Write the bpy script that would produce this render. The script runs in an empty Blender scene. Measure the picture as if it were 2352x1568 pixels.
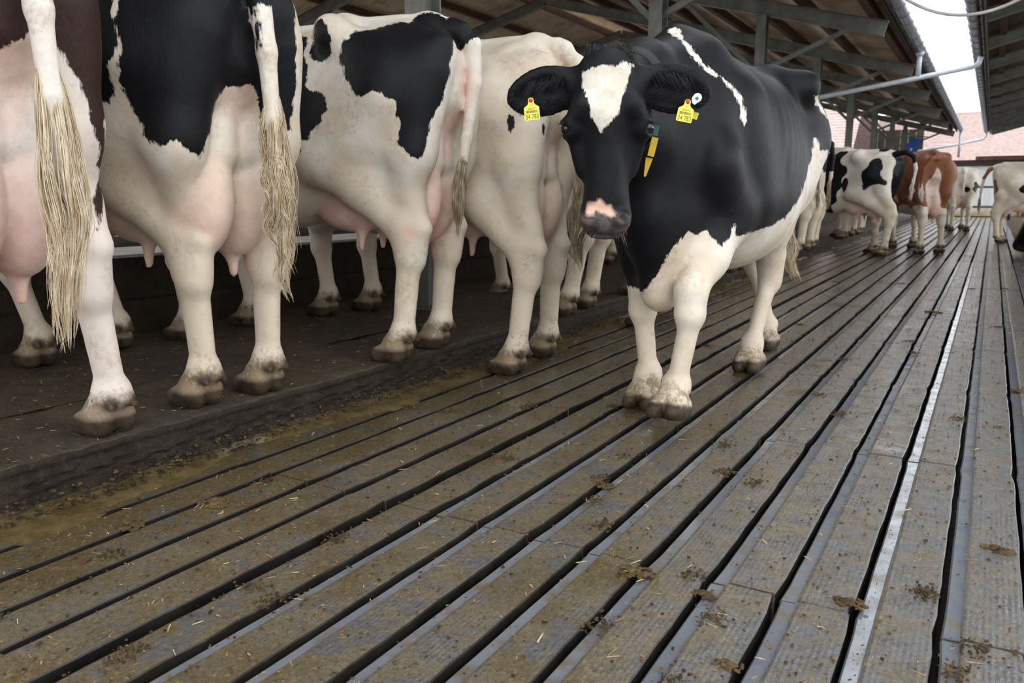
import bpy, bmesh, math, random
import numpy as np
from mathutils import Vector, Matrix

# ---------------------------------------------------------------- camera, sky, exposure
SC = bpy.context.scene; COL = SC.collection
CAM_H = 0.85; F_PX = 1850.0
PITCH = math.radians(10.324); YAW = math.radians(30.462)
cam = bpy.data.cameras.new('camera'); cam.sensor_width = 36; cam.lens = 36*F_PX/2352; cam.clip_start = .05; cam.clip_end = 300
cam_o = bpy.data.objects.new('camera', cam); COL.objects.link(cam_o)
cam_o.location = (0, 0, CAM_H); cam_o.rotation_euler = (math.pi/2-PITCH, 0, YAW); SC.camera = cam_o
cam.dof.use_dof = True; cam.dof.focus_distance = 2.35; cam.dof.aperture_fstop = 5.6

world = bpy.data.worlds.new('overcast_sky'); SC.world = world; world.use_nodes = True
wn = world.node_tree; bg = wn.nodes['Background']
wtc = wn.nodes.new('ShaderNodeTexCoord'); wno = wn.nodes.new('ShaderNodeTexNoise'); wno.inputs['Scale'].default_value = 2.2; wno.inputs['Detail'].default_value = 4
wcr = wn.nodes.new('ShaderNodeValToRGB'); wcr.color_ramp.elements[0].color = (.86, .92, 1, 1); wcr.color_ramp.elements[1].color = (1, 1, 1, 1)
wn.links.new(wtc.outputs['Generated'], wno.inputs['Vector']); wn.links.new(wno.outputs['Fac'], wcr.inputs['Fac']); wn.links.new(wcr.outputs['Color'], bg.inputs['Color'])
bg.inputs['Strength'].default_value = 2.4
vs = SC.view_settings; vs.view_transform = 'Standard'; vs.look = 'None'; vs.gamma = 1; vs.use_curve_mapping = False; vs.exposure = 0.40

# ---------------------------------------------------------------- helpers
random.seed(7); RNG = np.random.default_rng(7)
MATS = {}
class NT:
    """small wrapper to write node materials"""
    def __init__(s, name):
        m = bpy.data.materials.new(name); m.use_nodes = True; s.m = m; s.t = m.node_tree; s.b = s.t.nodes['Principled BSDF']; MATS[name] = m
    def n(s, typ, **kw):
        q = s.t.nodes.new(typ)
        for k, v in kw.items():
            if k in q.bl_rna.properties.keys() and k not in ('inputs',): setattr(q, k, v)
            else: q.inputs[k].default_value = v
        return q
    def l(s, a, b): s.t.links.new(a, b)
    def coord(s, kind='Object', scale=(1, 1, 1)):
        c = s.n('ShaderNodeTexCoord'); mp = s.n('ShaderNodeMapping'); mp.inputs['Scale'].default_value = scale; s.l(c.outputs[kind], mp.inputs['Vector']); return mp.outputs[0]
    def geo(s, scale=(1, 1, 1)):
        c = s.n('ShaderNodeNewGeometry'); mp = s.n('ShaderNodeMapping'); mp.inputs['Scale'].default_value = scale; s.l(c.outputs['Position'], mp.inputs['Vector']); return mp.outputs[0]
    def noise(s, vec, scale, detail=3, rough=.55, dist=0):
        q = s.n('ShaderNodeTexNoise'); q.inputs['Scale'].default_value = scale; q.inputs['Detail'].default_value = detail; q.inputs['Roughness'].default_value = rough; q.inputs['Distortion'].default_value = dist
        s.l(vec, q.inputs['Vector']); return q.outputs['Fac']
    def math(s, op, a, b=None, clamp=False):
        q = s.n('ShaderNodeMath'); q.operation = op; q.use_clamp = clamp
        for i, v in enumerate((a, b)):
            if v is None: continue
            if isinstance(v, (int, float)): q.inputs[i].default_value = v
            else: s.l(v, q.inputs[i])
        return q.outputs[0]
    def ramp(s, v, lo, hi, a=0., b=1.):
        q = s.n('ShaderNodeMapRange'); q.inputs['From Min'].default_value = lo; q.inputs['From Max'].default_value = hi; q.inputs['To Min'].default_value = a; q.inputs['To Max'].default_value = b
        s.l(v, q.inputs['Value']); return q.outputs[0]
    def mix(s, f, a, b):
        q = s.n('ShaderNodeMix'); q.data_type = 'RGBA'
        for i, v in ((0, f), (6, a), (7, b)):
            if isinstance(v, (int, float)): q.inputs[i].default_value = v
            elif isinstance(v, tuple): q.inputs[i].default_value = v if len(v) == 4 else v+(1,)
            else: s.l(v, q.inputs[i])
        return q.outputs[2]
    def attr(s, name):
        q = s.n('ShaderNodeAttribute'); q.attribute_name = name; return q.outputs['Fac']
    def bump(s, hgt, strength=.4, dist=.01, prev=None):
        q = s.n('ShaderNodeBump'); q.inputs['Strength'].default_value = strength; q.inputs['Distance'].default_value = dist; s.l(hgt, q.inputs['Height'])
        if prev is not None: s.l(prev, q.inputs['Normal'])
        return q.outputs[0]
    def set(s, **kw):
        names = dict(col='Base Color', rough='Roughness', metal='Metallic', spec='Specular IOR Level', normal='Normal', sheen='Sheen Weight', sss='Subsurface Weight', emit='Emission Color', estr='Emission Strength', trans='Transmission Weight', coat='Coat Weight', croug='Coat Roughness', sheenr='Sheen Roughness')
        for k, v in kw.items():
            i = s.b.inputs[names[k]]
            if isinstance(v, (int, float)): i.default_value = v
            elif isinstance(v, tuple): i.default_value = v if len(v) == 4 else v+(1,)
            else: s.l(v, i)
        return s.m

def plain(name, col, rough=.6, metal=0., var=.25, scale=6., bump=.15, bscale=60., dirt=None, dirt_amt=.5, spec=.4):
    """painted or bare surface with mottled colour, dirt and fine relief"""
    t = NT(name); p = t.geo(); n1 = t.noise(p, scale, 5); n2 = t.noise(p, bscale, 4)
    dk = tuple(c*(1-var) for c in col); lt = tuple(min(1, c*(1+var)) for c in col)
    c = t.mix(t.ramp(n1, .3, .7), dk, lt)
    if dirt: c = t.mix(t.ramp(t.noise(p, scale*.7+1.3, 6, .65), .48, .68, 0, dirt_amt), c, dirt)
    return t.set(col=c, rough=t.ramp(n2, .2, .8, max(rough-.12, .05), min(rough+.12, 1)), metal=metal, spec=spec, normal=t.bump(n2, bump, .004))

class MB:
    """collects simple solids into one mesh"""
    def __init__(s): s.bm = bmesh.new()
    def box(s, lo, hi, M=None, bev=0):
        vs_ = [s.bm.verts.new((x, y, z)) for x in (lo[0], hi[0]) for y in (lo[1], hi[1]) for z in (lo[2], hi[2])]
        for f in ((0, 1, 3, 2), (4, 6, 7, 5), (0, 4, 5, 1), (2, 3, 7, 6), (0, 2, 6, 4), (1, 5, 7, 3)): s.bm.faces.new([vs_[i] for i in f])
        if M is not None:
            for v in vs_: v.co = M @ v.co
        return s
    def bar(s, a, b, w, h, up=(0, 0, 1)):
        a = Vector(a); b = Vector(b); d = (b-a); L = d.length; y = d.normalized(); x = y.cross(Vector(up)).normalized(); z = x.cross(y)
        M = Matrix(((x.x, y.x, z.x, a.x), (x.y, y.y, z.y, a.y), (x.z, y.z, z.z, a.z), (0, 0, 0, 1)))
        return s.box((-w/2, 0, -h/2), (w/2, L, h/2), M)
    def ibeam(s, a, b, w, h, t=.012, up=(0, 0, 1)):
        a = Vector(a); b = Vector(b); d = (b-a); L = d.length; y = d.normalized(); x = y.cross(Vector(up)).normalized(); z = x.cross(y)
        M = Matrix(((x.x, y.x, z.x, a.x), (x.y, y.y, z.y, a.y), (x.z, y.z, z.z, a.z), (0, 0, 0, 1)))
        s.box((-w/2, 0, h/2-t), (w/2, L, h/2), M); s.box((-w/2, 0, -h/2), (w/2, L, -h/2+t), M); s.box((-t/2, 0, -h/2+t), (t/2, L, h/2-t), M); return s
    def tube(s, pts, r, n=8, cap=True):
        pts = [Vector(p) for p in pts]; rs = r if isinstance(r, (list, tuple)) else [r]*len(pts); rings = []; ref = None
        for i, p in enumerate(pts):
            d = (pts[min(i+1, len(pts)-1)]-pts[max(i-1, 0)]).normalized()
            if ref is None: ref = d.orthogonal().normalized()
            ref = (ref-d*ref.dot(d)).normalized(); q = d.cross(ref)
            rings.append([s.bm.verts.new(p+(ref*math.cos(2*math.pi*k/n)+q*math.sin(2*math.pi*k/n))*rs[i]) for k in range(n)])
        for A, B in zip(rings, rings[1:]):
            for k in range(n): s.bm.faces.new((A[k], A[(k+1) % n], B[(k+1) % n], B[k])).smooth = True
        if cap: s.bm.faces.new(rings[0][::-1]); s.bm.faces.new(rings[-1])
        return s
    def prism(s, prof, a, b, axis='y'):
        """profile (u,v) extruded; axis y: u=x v=z, axis x: u=y v=z, axis z: u=x v=y"""
        def P(u, v, t): return (u, t, v) if axis == 'y' else ((t, u, v) if axis == 'x' else (u, v, t))
        A = [s.bm.verts.new(P(u, v, a)) for u, v in prof]; B = [s.bm.verts.new(P(u, v, b)) for u, v in prof]; n = len(prof)
        for k in range(n): s.bm.faces.new((A[k], A[(k+1) % n], B[(k+1) % n], B[k]))
        s.bm.faces.new(A[::-1]); s.bm.faces.new(B); return s
    def mesh(s, name, mat=None):
        bmesh.ops.recalc_face_normals(s.bm, faces=s.bm.faces)
        me = bpy.data.meshes.new(name); s.bm.to_mesh(me); s.bm.free()
        if mat: me.materials.append(MATS[mat])
        return me
    def build(s, name, mat, parent=None, loc=None): return link(name, s.mesh(name, mat), parent, loc)
def link(name, data, parent=None, loc=None):
    o = bpy.data.objects.new(name, data); COL.objects.link(o)
    if parent is not None: o.parent = parent
    if loc is not None: o.location = loc
    return o
def empty(name, loc=(0, 0, 0), rz=0):
    o = link(name, None, None, loc); o.rotation_euler[2] = rz; o.empty_display_size = .1; return o
def tag(o, label, cat, group=None):
    o['label'] = label; o['category'] = cat
    if group: o['group'] = group
    return o
def struct(o, label=None):
    o['kind'] = 'structure'
    if label: o['label'] = label
    return o
# ---------------------------------------------------------------- materials of the place
plain('concrete_dirty', (.062, .047, .034), .75, 0, .45, 5, .5, 55, (.10, .072, .035), .5)
def kerb_mat():
    t = NT('kerb_wall'); p = t.geo(); a = t.noise(p, 9, 6, .7); b = t.noise(p, 34, 6, .75); f = t.noise(p, 120, 4, .7)
    c = t.mix(t.ramp(a, .35, .65), (.018, .013, .010), (.042, .030, .019)); c = t.mix(t.ramp(b, .52, .66, 0, .7), c, (.075, .052, .026)); c = t.mix(t.ramp(f, .60, .70, 0, .6), c, (.13, .095, .05))
    t.set(col=c, rough=t.ramp(b, .35, .65, .40, .85), spec=.3, normal=t.bump(t.math('ADD', t.math('ADD', a, b), t.math('MULTIPLY', f, .5)), 1.0, .022))
kerb_mat()
plain('feed_table', (.50, .47, .42), .6, 0, .2, 4, .2, 40)
plain('steel_grey', (.135, .14, .125), .55, .2, .3, 5, .15, 50, (.10, .075, .05), .6)
plain('zinc', (.36, .41, .47), .34, .75, .2, 8, .08, 40)
plain('pipe_grey', (.50, .54, .58), .4, .1, .12, 6, .06, 40)
plain('timber_red', (.115, .055, .034), .75, 0, .4, 7, .3, 50)
plain('timber_dark', (.035, .026, .02), .8, 0, .4, 7, .3, 50)
plain('wall_dark', (.03, .024, .019), .85, 0, .5, 3, .3, 30)
plain('white_wall', (.72, .73, .74), .7, 0, .08, 3, .1, 30)
plain('tile_roof', (.40, .30, .275), .8, 0, .2, 5, .2, 30)
plain('rail_blue', (.06, .085, .12), .4, .5, .2, 8, .1, 40)
plain('cable', (.45, .40, .38), .5)
plain('bedding', (.12, .083, .045), .9, 0, .6, 18, .8, 90, (.22, .15, .07), .7)
plain('ground_yard', (.09, .075, .055), .85, 0, .4, 2, .4, 30)
def roof_panel(name, a, b, st):
    t = NT(name); p = t.geo(); q = t.geo((1.1, .35, 1.1))
    c = t.mix(t.ramp(t.noise(q, 3.2, 6, .65), .32, .68), a, b)
    c = t.mix(t.ramp(t.noise(p, 1.7, 5, .6), .50, .66, 0, .85), c, st)
    c = t.mix(t.ramp(t.noise(p, 26, 4, .6), .52, .72, 0, .5), c, tuple(k*.45 for k in a))
    t.set(col=c, rough=.62, spec=.35, normal=t.bump(t.noise(p, 40, 4), .25, .004))
roof_panel('roof_panel', (.50, .385, .26), (.74, .62, .47), (.34, .24, .155))
roof_panel('roof_panel_grey', (.20, .19, .165), (.30, .285, .255), (.14, .12, .10))

# slatted floor: rubber on concrete, wet, filmed with slurry
def slat_mat():
    t = NT('wet_slat'); p = t.geo(); X = t.n('ShaderNodeSeparateXYZ'); t.l(p, X.inputs[0]); x = X.outputs[0]; y = X.outputs[1]
    big = t.noise(p, 2.3, 5, .6); med = t.noise(p, 11, 6, .68); fine = t.noise(p, 70, 4, .6); grit = t.noise(p, 240, 3, .6)
    # slurry lies thicker towards the kerb where the cows stand
    left = t.ramp(x, -2.0, .1, .15, -.02)
    slurry = t.ramp(t.math('ADD', t.math('ADD', med, left), t.math('MULTIPLY', t.math('SUBTRACT', big, .5), .35)), .44, .60)
    rubber = t.mix(t.ramp(fine, .3, .7), (.050, .053, .058), (.115, .118, .122))
    dung = t.mix(t.ramp(grit, .35, .7), (.090, .071, .038), (.165, .130, .072))
    liquid = t.ramp(t.math('ADD', big, t.math('MULTIPLY', left, 1.2)), .56, .68)
    c = t.mix(t.math('MULTIPLY', slurry, .8), rubber, dung)
    c = t.mix(t.math('MULTIPLY', liquid, .85), c, (.070, .050, .017))
    specks = t.ramp(t.noise(p, 130, 2, .5), .64, .70)
    c = t.mix(t.math('MULTIPLY', specks, .6), c, (.20, .145, .062))
    c = t.mix(t.ramp(t.noise(p, 34, 5, .7), .60, .66, 0, .75), c, (.050, .036, .018))
    # trodden-in fibre: tan smears, dark crumbs, coarse speckle
    c = t.mix(t.ramp(t.math('ADD', t.noise(p, 21, 6, .75), t.math('MULTIPLY', t.math('SUBTRACT', grit, .5), .35)), .57, .66, 0, .70), c, (.185, .135, .064))
    sp = t.noise(p, 190, 4, .75); c = t.mix(t.ramp(sp, .52, .64, 0, .65), c, (.026, .019, .010)); c = t.mix(t.ramp(t.noise(p, 330, 2, .6), .60, .70, 0, .55), c, (.23, .175, .095))
    q2 = t.geo((1, .6, 1)); c = t.mix(t.ramp(t.noise(q2, 95, 5, .8), .56, .64, 0, .75), c, (.235, .170, .080)); c = t.mix(t.ramp(t.noise(q2, 74, 5, .8), .57, .64, 0, .80), c, (.022, .016, .009))
    bare = t.ramp(t.noise(p, 6.5, 5, .7), .56, .62, 0, .75); c = t.mix(bare, c, t.mix(t.ramp(fine, .35, .65), (.040, .046, .056), (.085, .094, .108)))
    # moulded ridges along the slat plus nubs
    wv = t.n('ShaderNodeTexWave'); wv.wave_type = 'BANDS'; wv.bands_direction = 'X'; wv.inputs['Scale'].default_value = 27; wv.inputs['Distortion'].default_value = .15; wv.inputs['Detail'].default_value = 1; t.l(p, wv.inputs['Vector'])
    vo = t.n('ShaderNodeTexVoronoi'); vo.inputs['Scale'].default_value = 130; t.l(p, vo.inputs['Vector'])
    dry = t.math('SUBTRACT', 1.0, liquid, True)
    h = t.math('ADD', t.math('MULTIPLY', wv.outputs['Fac'], .38), t.math('MULTIPLY', vo.outputs['Distance'], .35))
    h = t.math('MULTIPLY', h, t.math('SUBTRACT', 1.15, slurry))
    h = t.math('ADD', h, t.math('MULTIPLY', t.math('ADD', sp, t.math('MULTIPLY', fine, 1.2)), .9))
    h = t.math('MULTIPLY', h, t.math('ADD', t.math('MULTIPLY', dry, .85), .15))
    h = t.math('ADD', h, t.math('MULTIPLY', med, .6))
    r = t.ramp(t.noise(p, 60, 5, .7), .38, .62, .08, .46)
    r = t.math('SUBTRACT', r, t.math('MULTIPLY', liquid, .08), True)
    t.set(col=c, rough=r, spec=.5, normal=t.bump(h, .60, .0045), coat=t.ramp(t.noise(p, 13, 6, .75), .38, .56, .15, 1.0), croug=.07)
    t.l(t.bump(t.math('ADD', t.math('MULTIPLY', med, .9), t.math('ADD', t.math('MULTIPLY', wv.outputs['Fac'], .12), t.math('MULTIPLY', sp, .70))), .36, .0045), t.b.inputs['Coat Normal'])
slat_mat()
def shoulder_mat():
    t = NT('slat_shoulder'); p = t.geo(); n = t.noise(p, 14, 5, .65)
    c = t.mix(t.ramp(n, .50, .68), (.125, .138, .160), (.11, .085, .046))  # blue-grey tone puts the mirrored sky into the colour
    t.set(col=c, rough=t.ramp(n, .3, .7, .10, .30), spec=.7, normal=t.bump(t.noise(p, 60, 4), .10, .003))
shoulder_mat()
plain('slurry_and_gap_shade', (.012, .010, .008), .35, 0, .4, 9, .4, 30)  # black slurry of the pit, also painted shade on the slat sides
def mat_platform():
    t = NT('stand_floor'); p = t.geo(); med = t.noise(p, 7, 6, .65); fine = t.noise(p, 60, 5, .65); q = t.geo((1, 3.0, 1)); fib = t.noise(q, 42, 5, .7)
    c = t.mix(t.ramp(med, .35, .65), (.030, .023, .015), (.078, .056, .031)); c = t.mix(t.ramp(fib, .56, .68, 0, .75), c, (.165, .115, .055)); c = t.mix(t.ramp(t.noise(p, 2.1, 4), .52, .64, 0, .6), c, (.028, .026, .025))
    t.set(col=c, rough=t.ramp(fine, .3, .7, .38, .75), spec=.45, normal=t.bump(t.math('ADD', t.math('MULTIPLY', med, 1.5), t.math('ADD', fine, fib)), .8, .010))
mat_platform()

# ---------------------------------------------------------------- ground, slatted floor
YF = 36.0                                           # far end of the alley
def gapx(k): return .142-.1525*k
fl = struct(empty('floor')); fl['label'] = 'slatted alley floor of dark ribbed rubber strips with slurry gaps'
MB().box((-2.4, -1.5, -.40), (.62, YF, -.075)).build('pit_bottom', 'slurry_and_gap_shade', fl)
KINK0, KP = 1.68, 1.15                               # mats butt every 1.15 m
def slat_mesh(w, L, sh, wob, seed):
    """one rubber strip: ribbed top, a lower smooth shoulder on its left edge, ragged notches at both ends"""
    r = random.Random(seed); bm = bmesh.new(); n = 14; rows = []
    for i in range(n+1):
        t = i/n; y = t*L
        e = (.006 if (t < .03 or t > .97) else 0)
        j = r.uniform(-wob, wob); j2 = r.uniform(-wob, wob)
        x0 = j*.5-e*.6; xs = sh+j*.35; x1 = w+j2-e
        rows.append([bm.verts.new(c) for c in ((x0, y, -.07), (x0, y, -.012), (x0+.004, y, -.008), (xs, y, -.007), (xs+.004, y, -.001), (xs+.010, y, .001), (x1-.003, y, .001), (x1, y, -.0015), (x1, y, -.07))])
    for A, B in zip(rows, rows[1:]):
        for k in range(8):
            f = bm.faces.new((A[k], B[k], B[k+1], A[k+1])); f.material_index = 2 if k in (0, 6, 7) else (1 if k < 4 else 0)  # side walls and right bevel blackened: gap shade put into the colour
    bm.faces.new(rows[0]); bm.faces.new(rows[-1][::-1])
    bmesh.ops.recalc_face_normals(bm, faces=bm.faces)
    me = bpy.data.meshes.new('slat'); bm.to_mesh(me); bm.free(); me.materials.append(MATS['wet_slat']); me.materials.append(MATS['slat_shoulder']); me.materials.append(MATS['slurry_and_gap_shade']); return me
GAP = .012
NEAR = [slat_mesh(.1525-GAP, KP-.004, .030, .0016, i) for i in range(5)]
WIDE = slat_mesh(.1525-.030, KP-.004, .004, .006, 50)
LEFT = [slat_mesh(.1525-.008, KP-.004, .010, .003, 60+i) for i in range(3)]
ys = [KINK0+KP*i for i in range(-2, 9)]
for k in range(-1, 16):
    x = gapx(k)
    for i, y in enumerate(ys):
        me = WIDE if k == 10 else (LEFT[(i+k) % 3] if k > 10 else NEAR[(i*3+k) % 5])
        o = link('slat', me, fl, (x+(.030 if k == 10 else (.008 if k > 10 else GAP))-.010+random.uniform(-.002, .002), y+random.uniform(-.003, .003), random.uniform(-.0015, .0015)))
yl = ys[-1]+KP
FAR = slat_mesh(.1525-.022, YF-yl, .028, .0015, 99); FARW = slat_mesh(.1525-.030, YF-yl, .006, .003, 98)
for k in range(-1, 16): link('slat', FARW if k == 10 else FAR, fl, (gapx(k)+(.030 if k == 10 else .022)-.010, yl, 0))
link('slat', slat_mesh(.10, YF+1, .0, .002, 97), fl, (-2.255, -.7, 0))

# cows' standing platform, kerb along the alley
def lumpy(name, mat, x0, x1, y0, y1, zf, nx, ny, amp, seed, parent=None, skirt=None):
    bm = bmesh.new(); r = np.random.default_rng(seed); ph = r.uniform(0, 6.28, 12); V = []
    for j in range(ny+1):
        row = []
        for i in range(nx+1):
            x = x0+(x1-x0)*i/nx; y = y0+(y1-y0)*j/ny
            z = zf(x, y)+amp*(math.sin(x*7+y*3.1+ph[0])+math.sin(x*13.3-y*9.7+ph[1])*.6+math.sin(y*17+x*5+ph[2])*.5+math.sin(x*31+y*27+ph[3])*.35)*.4+r.uniform(-amp, amp)*.35
            row.append(bm.verts.new((x, y, z)))
        V.append(row)
    for j in range(ny):
        for i in range(nx): bm.faces.new((V[j][i], V[j][i+1], V[j+1][i+1], V[j+1][i])).smooth = True
    me = bpy.data.meshes.new(name); bm.to_mesh(me); bm.free(); me.materials.append(MATS[mat]); return link(name, me, parent)
PH = .13; KX = -2.20
pl = struct(empty('floor_stand'), 'dark muddy raised concrete stand under the row of feeding cows')
bm = bmesh.new(); ny = 700; rr = np.random.default_rng(3); rows = []
def wob(y, a): return a*(math.sin(y*3.3)+.6*math.sin(y*8.1+1)+.5*math.sin(y*19+2)+.3*math.sin(y*43))
for j in range(ny+1):
    t = j/ny; y = -1.2+(YF+1.2)*t**1.8
    e = KX+wob(y, .006)+rr.uniform(-.004, .004)
    lip = .008+wob(y*1.7, .002)+rr.uniform(-.003, .003)
    prof = [(-2.75, PH+wob(y+2, .004)), (-2.52, PH+wob(y, .004)+rr.uniform(-.002, .002)), (-2.36, PH+wob(y+4, .004)+rr.uniform(-.003, .003)), (e-.09, PH+.002+rr.uniform(-.003, .003)), (e-.035, PH+.001+rr.uniform(-.003, .003)), (e-.006, PH-.004+rr.uniform(-.003, .003)), (e, PH-.014), (e-.002, PH-.024), (e-lip*1.6, PH-.030+rr.uniform(-.003, .003)), (e-lip*1.3, PH-.040)]
    for q in range(9):
        f = (q+1)/9; zz = PH-.045-(PH-.050)*f**.9
        bul = .007*math.sin(y*23+q*1.9)+.006*math.sin(y*41-q*2.7)+.005*math.sin(y*71+q*5)+rr.uniform(-.006, .006); toe = max(0, f-.55)**1.6*(.16+.05*math.sin(y*4.7)+.04*math.sin(y*11.3))
        prof.append((e-.006+bul+toe, zz+rr.uniform(-.003, .003)))
    prof.append((prof[-1][0]+.03, -.006))
    rows.append([bm.verts.new((x_, y, z_)) for x_, z_ in prof])
for A, B in zip(rows, rows[1:]):
    for k in range(len(A)-1): f = bm.faces.new((A[k], B[k], B[k+1], A[k+1])); f.smooth = True; f.material_index = 0 if k < 5 else 1
me = bpy.data.meshes.new('kerb'); bm.normal_update(); bm.to_mesh(me); bm.free(); me.materials.append(MATS['stand_floor']); me.materials.append(MATS['kerb_wall'])
o = link('kerb', me, pl)
lumpy('stand_floor', 'stand_floor', -4.0, -2.74, -1.2, 14, lambda x, y: PH, 40, 300, .006, 5, pl)
MB().box((-4.0, 14, .0), (-2.74, YF, PH)).build('stand_floor', 'stand_floor', pl)
# manger wall, feed fence
wf = struct(MB().box((-4.15, -1.5, 0), (-3.95, YF, .52)).box((-3.95, -1.5, .1), (-3.86, YF, .30)).build('wall_manger', 'kerb_wall'), 'brown concrete manger wall in front of the cows')
fence = tag(empty('feed_fence', (-4.05, 0, .52)), 'grey tubular feed fence behind the manger wall', 'fence')
MB().tube([(0, -1.4, .08), (0, YF-1, .08)], .03).build('rail', 'steel_grey', fence)
MB().tube([(0, -1.4, .75), (0, YF-1, .75)], .03).build('rail', 'steel_grey', fence)
pm = MB().tube([(0, 0, 0), (0, 0, 1.05)], .03).mesh('post', 'steel_grey')
for i in range(16): link('post', pm, fence, (0, -1.2+i*2.2, 0))
# right-hand lying boxes
bed = struct(empty('floor_cubicles'), 'straw-strewn lying area along the right edge')
MB().box((.305, 2.0, -.2), (.42, YF-1, .012)).build('kerb_strip', 'slat_shoulder', bed)
lumpy('bedding_floor', 'bedding', .42, 4.5, -1.0, YF-1, lambda x, y: .0+min(.05, max(0, (x-.44)*.25)), 24, 160, .012, 8, bed)
struct(MB().box((-30, -25, -.6), (30, 90, -.41)).build('ground', 'ground_yard'))

# ---------------------------------------------------------------- left barn: frames, roof, gutter
EX, EZ, SL = -1.42, 3.30, .27                        # eave line and slope of the left roof
def rz(x): return EZ+(EX-x)*SL
FY = [-.5, 4.2, 8.2, 12.42, 16.75, 21.1, 25.6, 30.2, 34.6]
PX = -3.10; RIDGE = -9.0
lb = []
def frame(y, i):
    f = empty('portal_frame', (PX, y, PH))
    tag(f, 'grey steel column with rafter and braces, ' + ['', 'rising behind the white cow with large black patches', 'above the black withers of the walking cow', 'left of the hip of the walking cow', 'next to the crossing rain pipe', 'with a pale strip, beyond the rain pipe', 'third from the far gable', 'second from the far gable', 'at the far gable'][i], 'steel frame', 'portal frames of the left barn')
    def L(p): return (p[0]-PX, p[1], p[2]-PH)
    MB().box((-.07, -.09, 0), (.07, -.078, rz(PX)-.36-PH)).box((-.07, .078, 0), (.07, .09, rz(PX)-.36-PH)).box((-.008, -.08, 0), (.008, .08, rz(PX)-.36-PH)).build('column', 'steel_grey', f)
    a = (EX-.03, 0, rz(EX-.03)-.26); b = (RIDGE, 0, rz(RIDGE)-.26)
    MB().ibeam(L(a), L(b), .12, .20).build('rafter', 'steel_grey', f)
    for xb, zz in ((-1.95, 2.62), (-4.3, 2.55)): MB().bar(L((PX, 0, zz)), L((xb, 0, rz(xb)-.36)), .05, .06).build('knee_brace', 'steel_grey', f)
    MB().box((-.11, -.12, 0), (.11, .12, .015)).build('base_plate', 'steel_grey', f)
    X2 = -12.6; z2 = rz(RIDGE)-(RIDGE-X2)*SL
    MB().ibeam(L((RIDGE, 0, rz(RIDGE)-.26)), L((-17.1, 0, rz(RIDGE)-(RIDGE+17.1)*SL-.26)), .12, .20).build('rafter', 'steel_grey', f)
    MB().box((X2-.07-PX, -.08, .17), (X2+.07-PX, .08, z2-.36-PH)).build('column', 'steel_grey', f)
    for xb in (-11.4, -13.8): MB().bar(L((X2, 0, z2-1.2)), L((xb, 0, rz(RIDGE)-(RIDGE-xb)*SL-.36)), .06, .07).build('knee_brace', 'steel_grey', f)
    return f
for i, y in enumerate(FY):
    if i: frame(y, i)
rf = struct(empty('ceiling_left'), 'underside of the left barn roof, stained tan fibre sheets on brown purlins')
# purlins
for x in (-1.62, -2.55, -3.5, -4.5, -5.5, -6.5, -7.5, -8.5):
    z = rz(x)-.095
    MB().box((x-.045, -3, z-.06), (x+.045, YF+.3, z+.08)).build('purlin', 'timber_red', rf)
# sheets: corrugated, one object per bay and course
def sheet(x0, x1, y0, y1, zf, mat, name, parent, wl=.177, amp=.02):
    bm = bmesh.new(); n = max(2, int((y1-y0)/wl*6)); rows = []
    for j in range(n+1):
        y = y0+(y1-y0)*j/n; w = amp*math.cos((y-y0)*2*math.pi/wl)
        rows.append([bm.verts.new((x, y, zf(x)+w+d)) for x, d in ((x0, 0), (x1, 0), (x1, .012), (x0, .012))])
    for A, B in zip(rows, rows[1:]):
        for k in range(4): bm.faces.new((A[k], A[(k+1) % 4], B[(k+1) % 4], B[k])).smooth = (k in (0, 2))
    bm.faces.new(rows[0]); bm.faces.new(rows[-1][::-1]); bmesh.ops.recalc_face_normals(bm, faces=bm.faces)
    me = bpy.data.meshes.new(name); bm.to_mesh(me); bm.free(); me.materials.append(MATS[mat]); return link(name, me, parent)
for c, (xa, xb) in enumerate(((-1.34, -3.25), (-3.15, -5.25), (-5.15, -7.2), (-7.1, -8.60))):
    for i in range(len(FY)):
        y0 = FY[i]-2.2 if i else -3.0; y1 = FY[i]+2.2 if i < len(FY)-1 else YF+.4
        if i: y0 = (FY[i-1]+FY[i])/2
        if i < len(FY)-1: y1 = (FY[i]+FY[i+1])/2
        sheet(xa, xb, y0, y1+.03, lambda x, c=c: rz(x)+.035+.008*((c+1) % 2), 'roof_panel', 'roof_sheet', rf)
# other half of the roof, descending beyond the ridge
MB().prism([(-9.9, rz(RIDGE)+.16), (-9.0, rz(RIDGE)+.42), (-8.1, rz(RIDGE)+.16), (-8.1, rz(RIDGE)+.19), (-9.0, rz(RIDGE)+.45), (-9.9, rz(RIDGE)+.19)], -3, YF).build('added_ridge_cap', 'roof_panel', rf)  # added raised cap: screens the ridge slot while daylight enters from the sides
def rz2(x): return rz(RIDGE)-(RIDGE-x)*SL
for i in range(len(FY)-1): sheet(RIDGE-.40, -17.2, FY[i]-.3, FY[i+1]-.27, lambda x: rz2(x)+.04, 'roof_panel', 'roof_sheet', rf)  # sheets stop short of the ridge, a slot added to brighten the barn
for x in (-9.4, -10.5, -11.6, -12.7, -13.8, -14.9, -16.0, -17.0): MB().box((x-.045, -.8, rz2(x)-.155), (x+.045, YF-1, rz2(x)-.015)).build('purlin', 'timber_red', rf)
struct(MB().box((-17.3, -3.2, -.4), (-17.1, YF-1, .9)).build('wall_left', 'wall_dark'), 'dark low wall on the far side of the left barn')
struct(MB().box((-17.1, -1.5, -.4), (-4.15, YF, .30)).build('floor_passage', 'feed_table'), 'feed passage floor beyond the manger')
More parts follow.
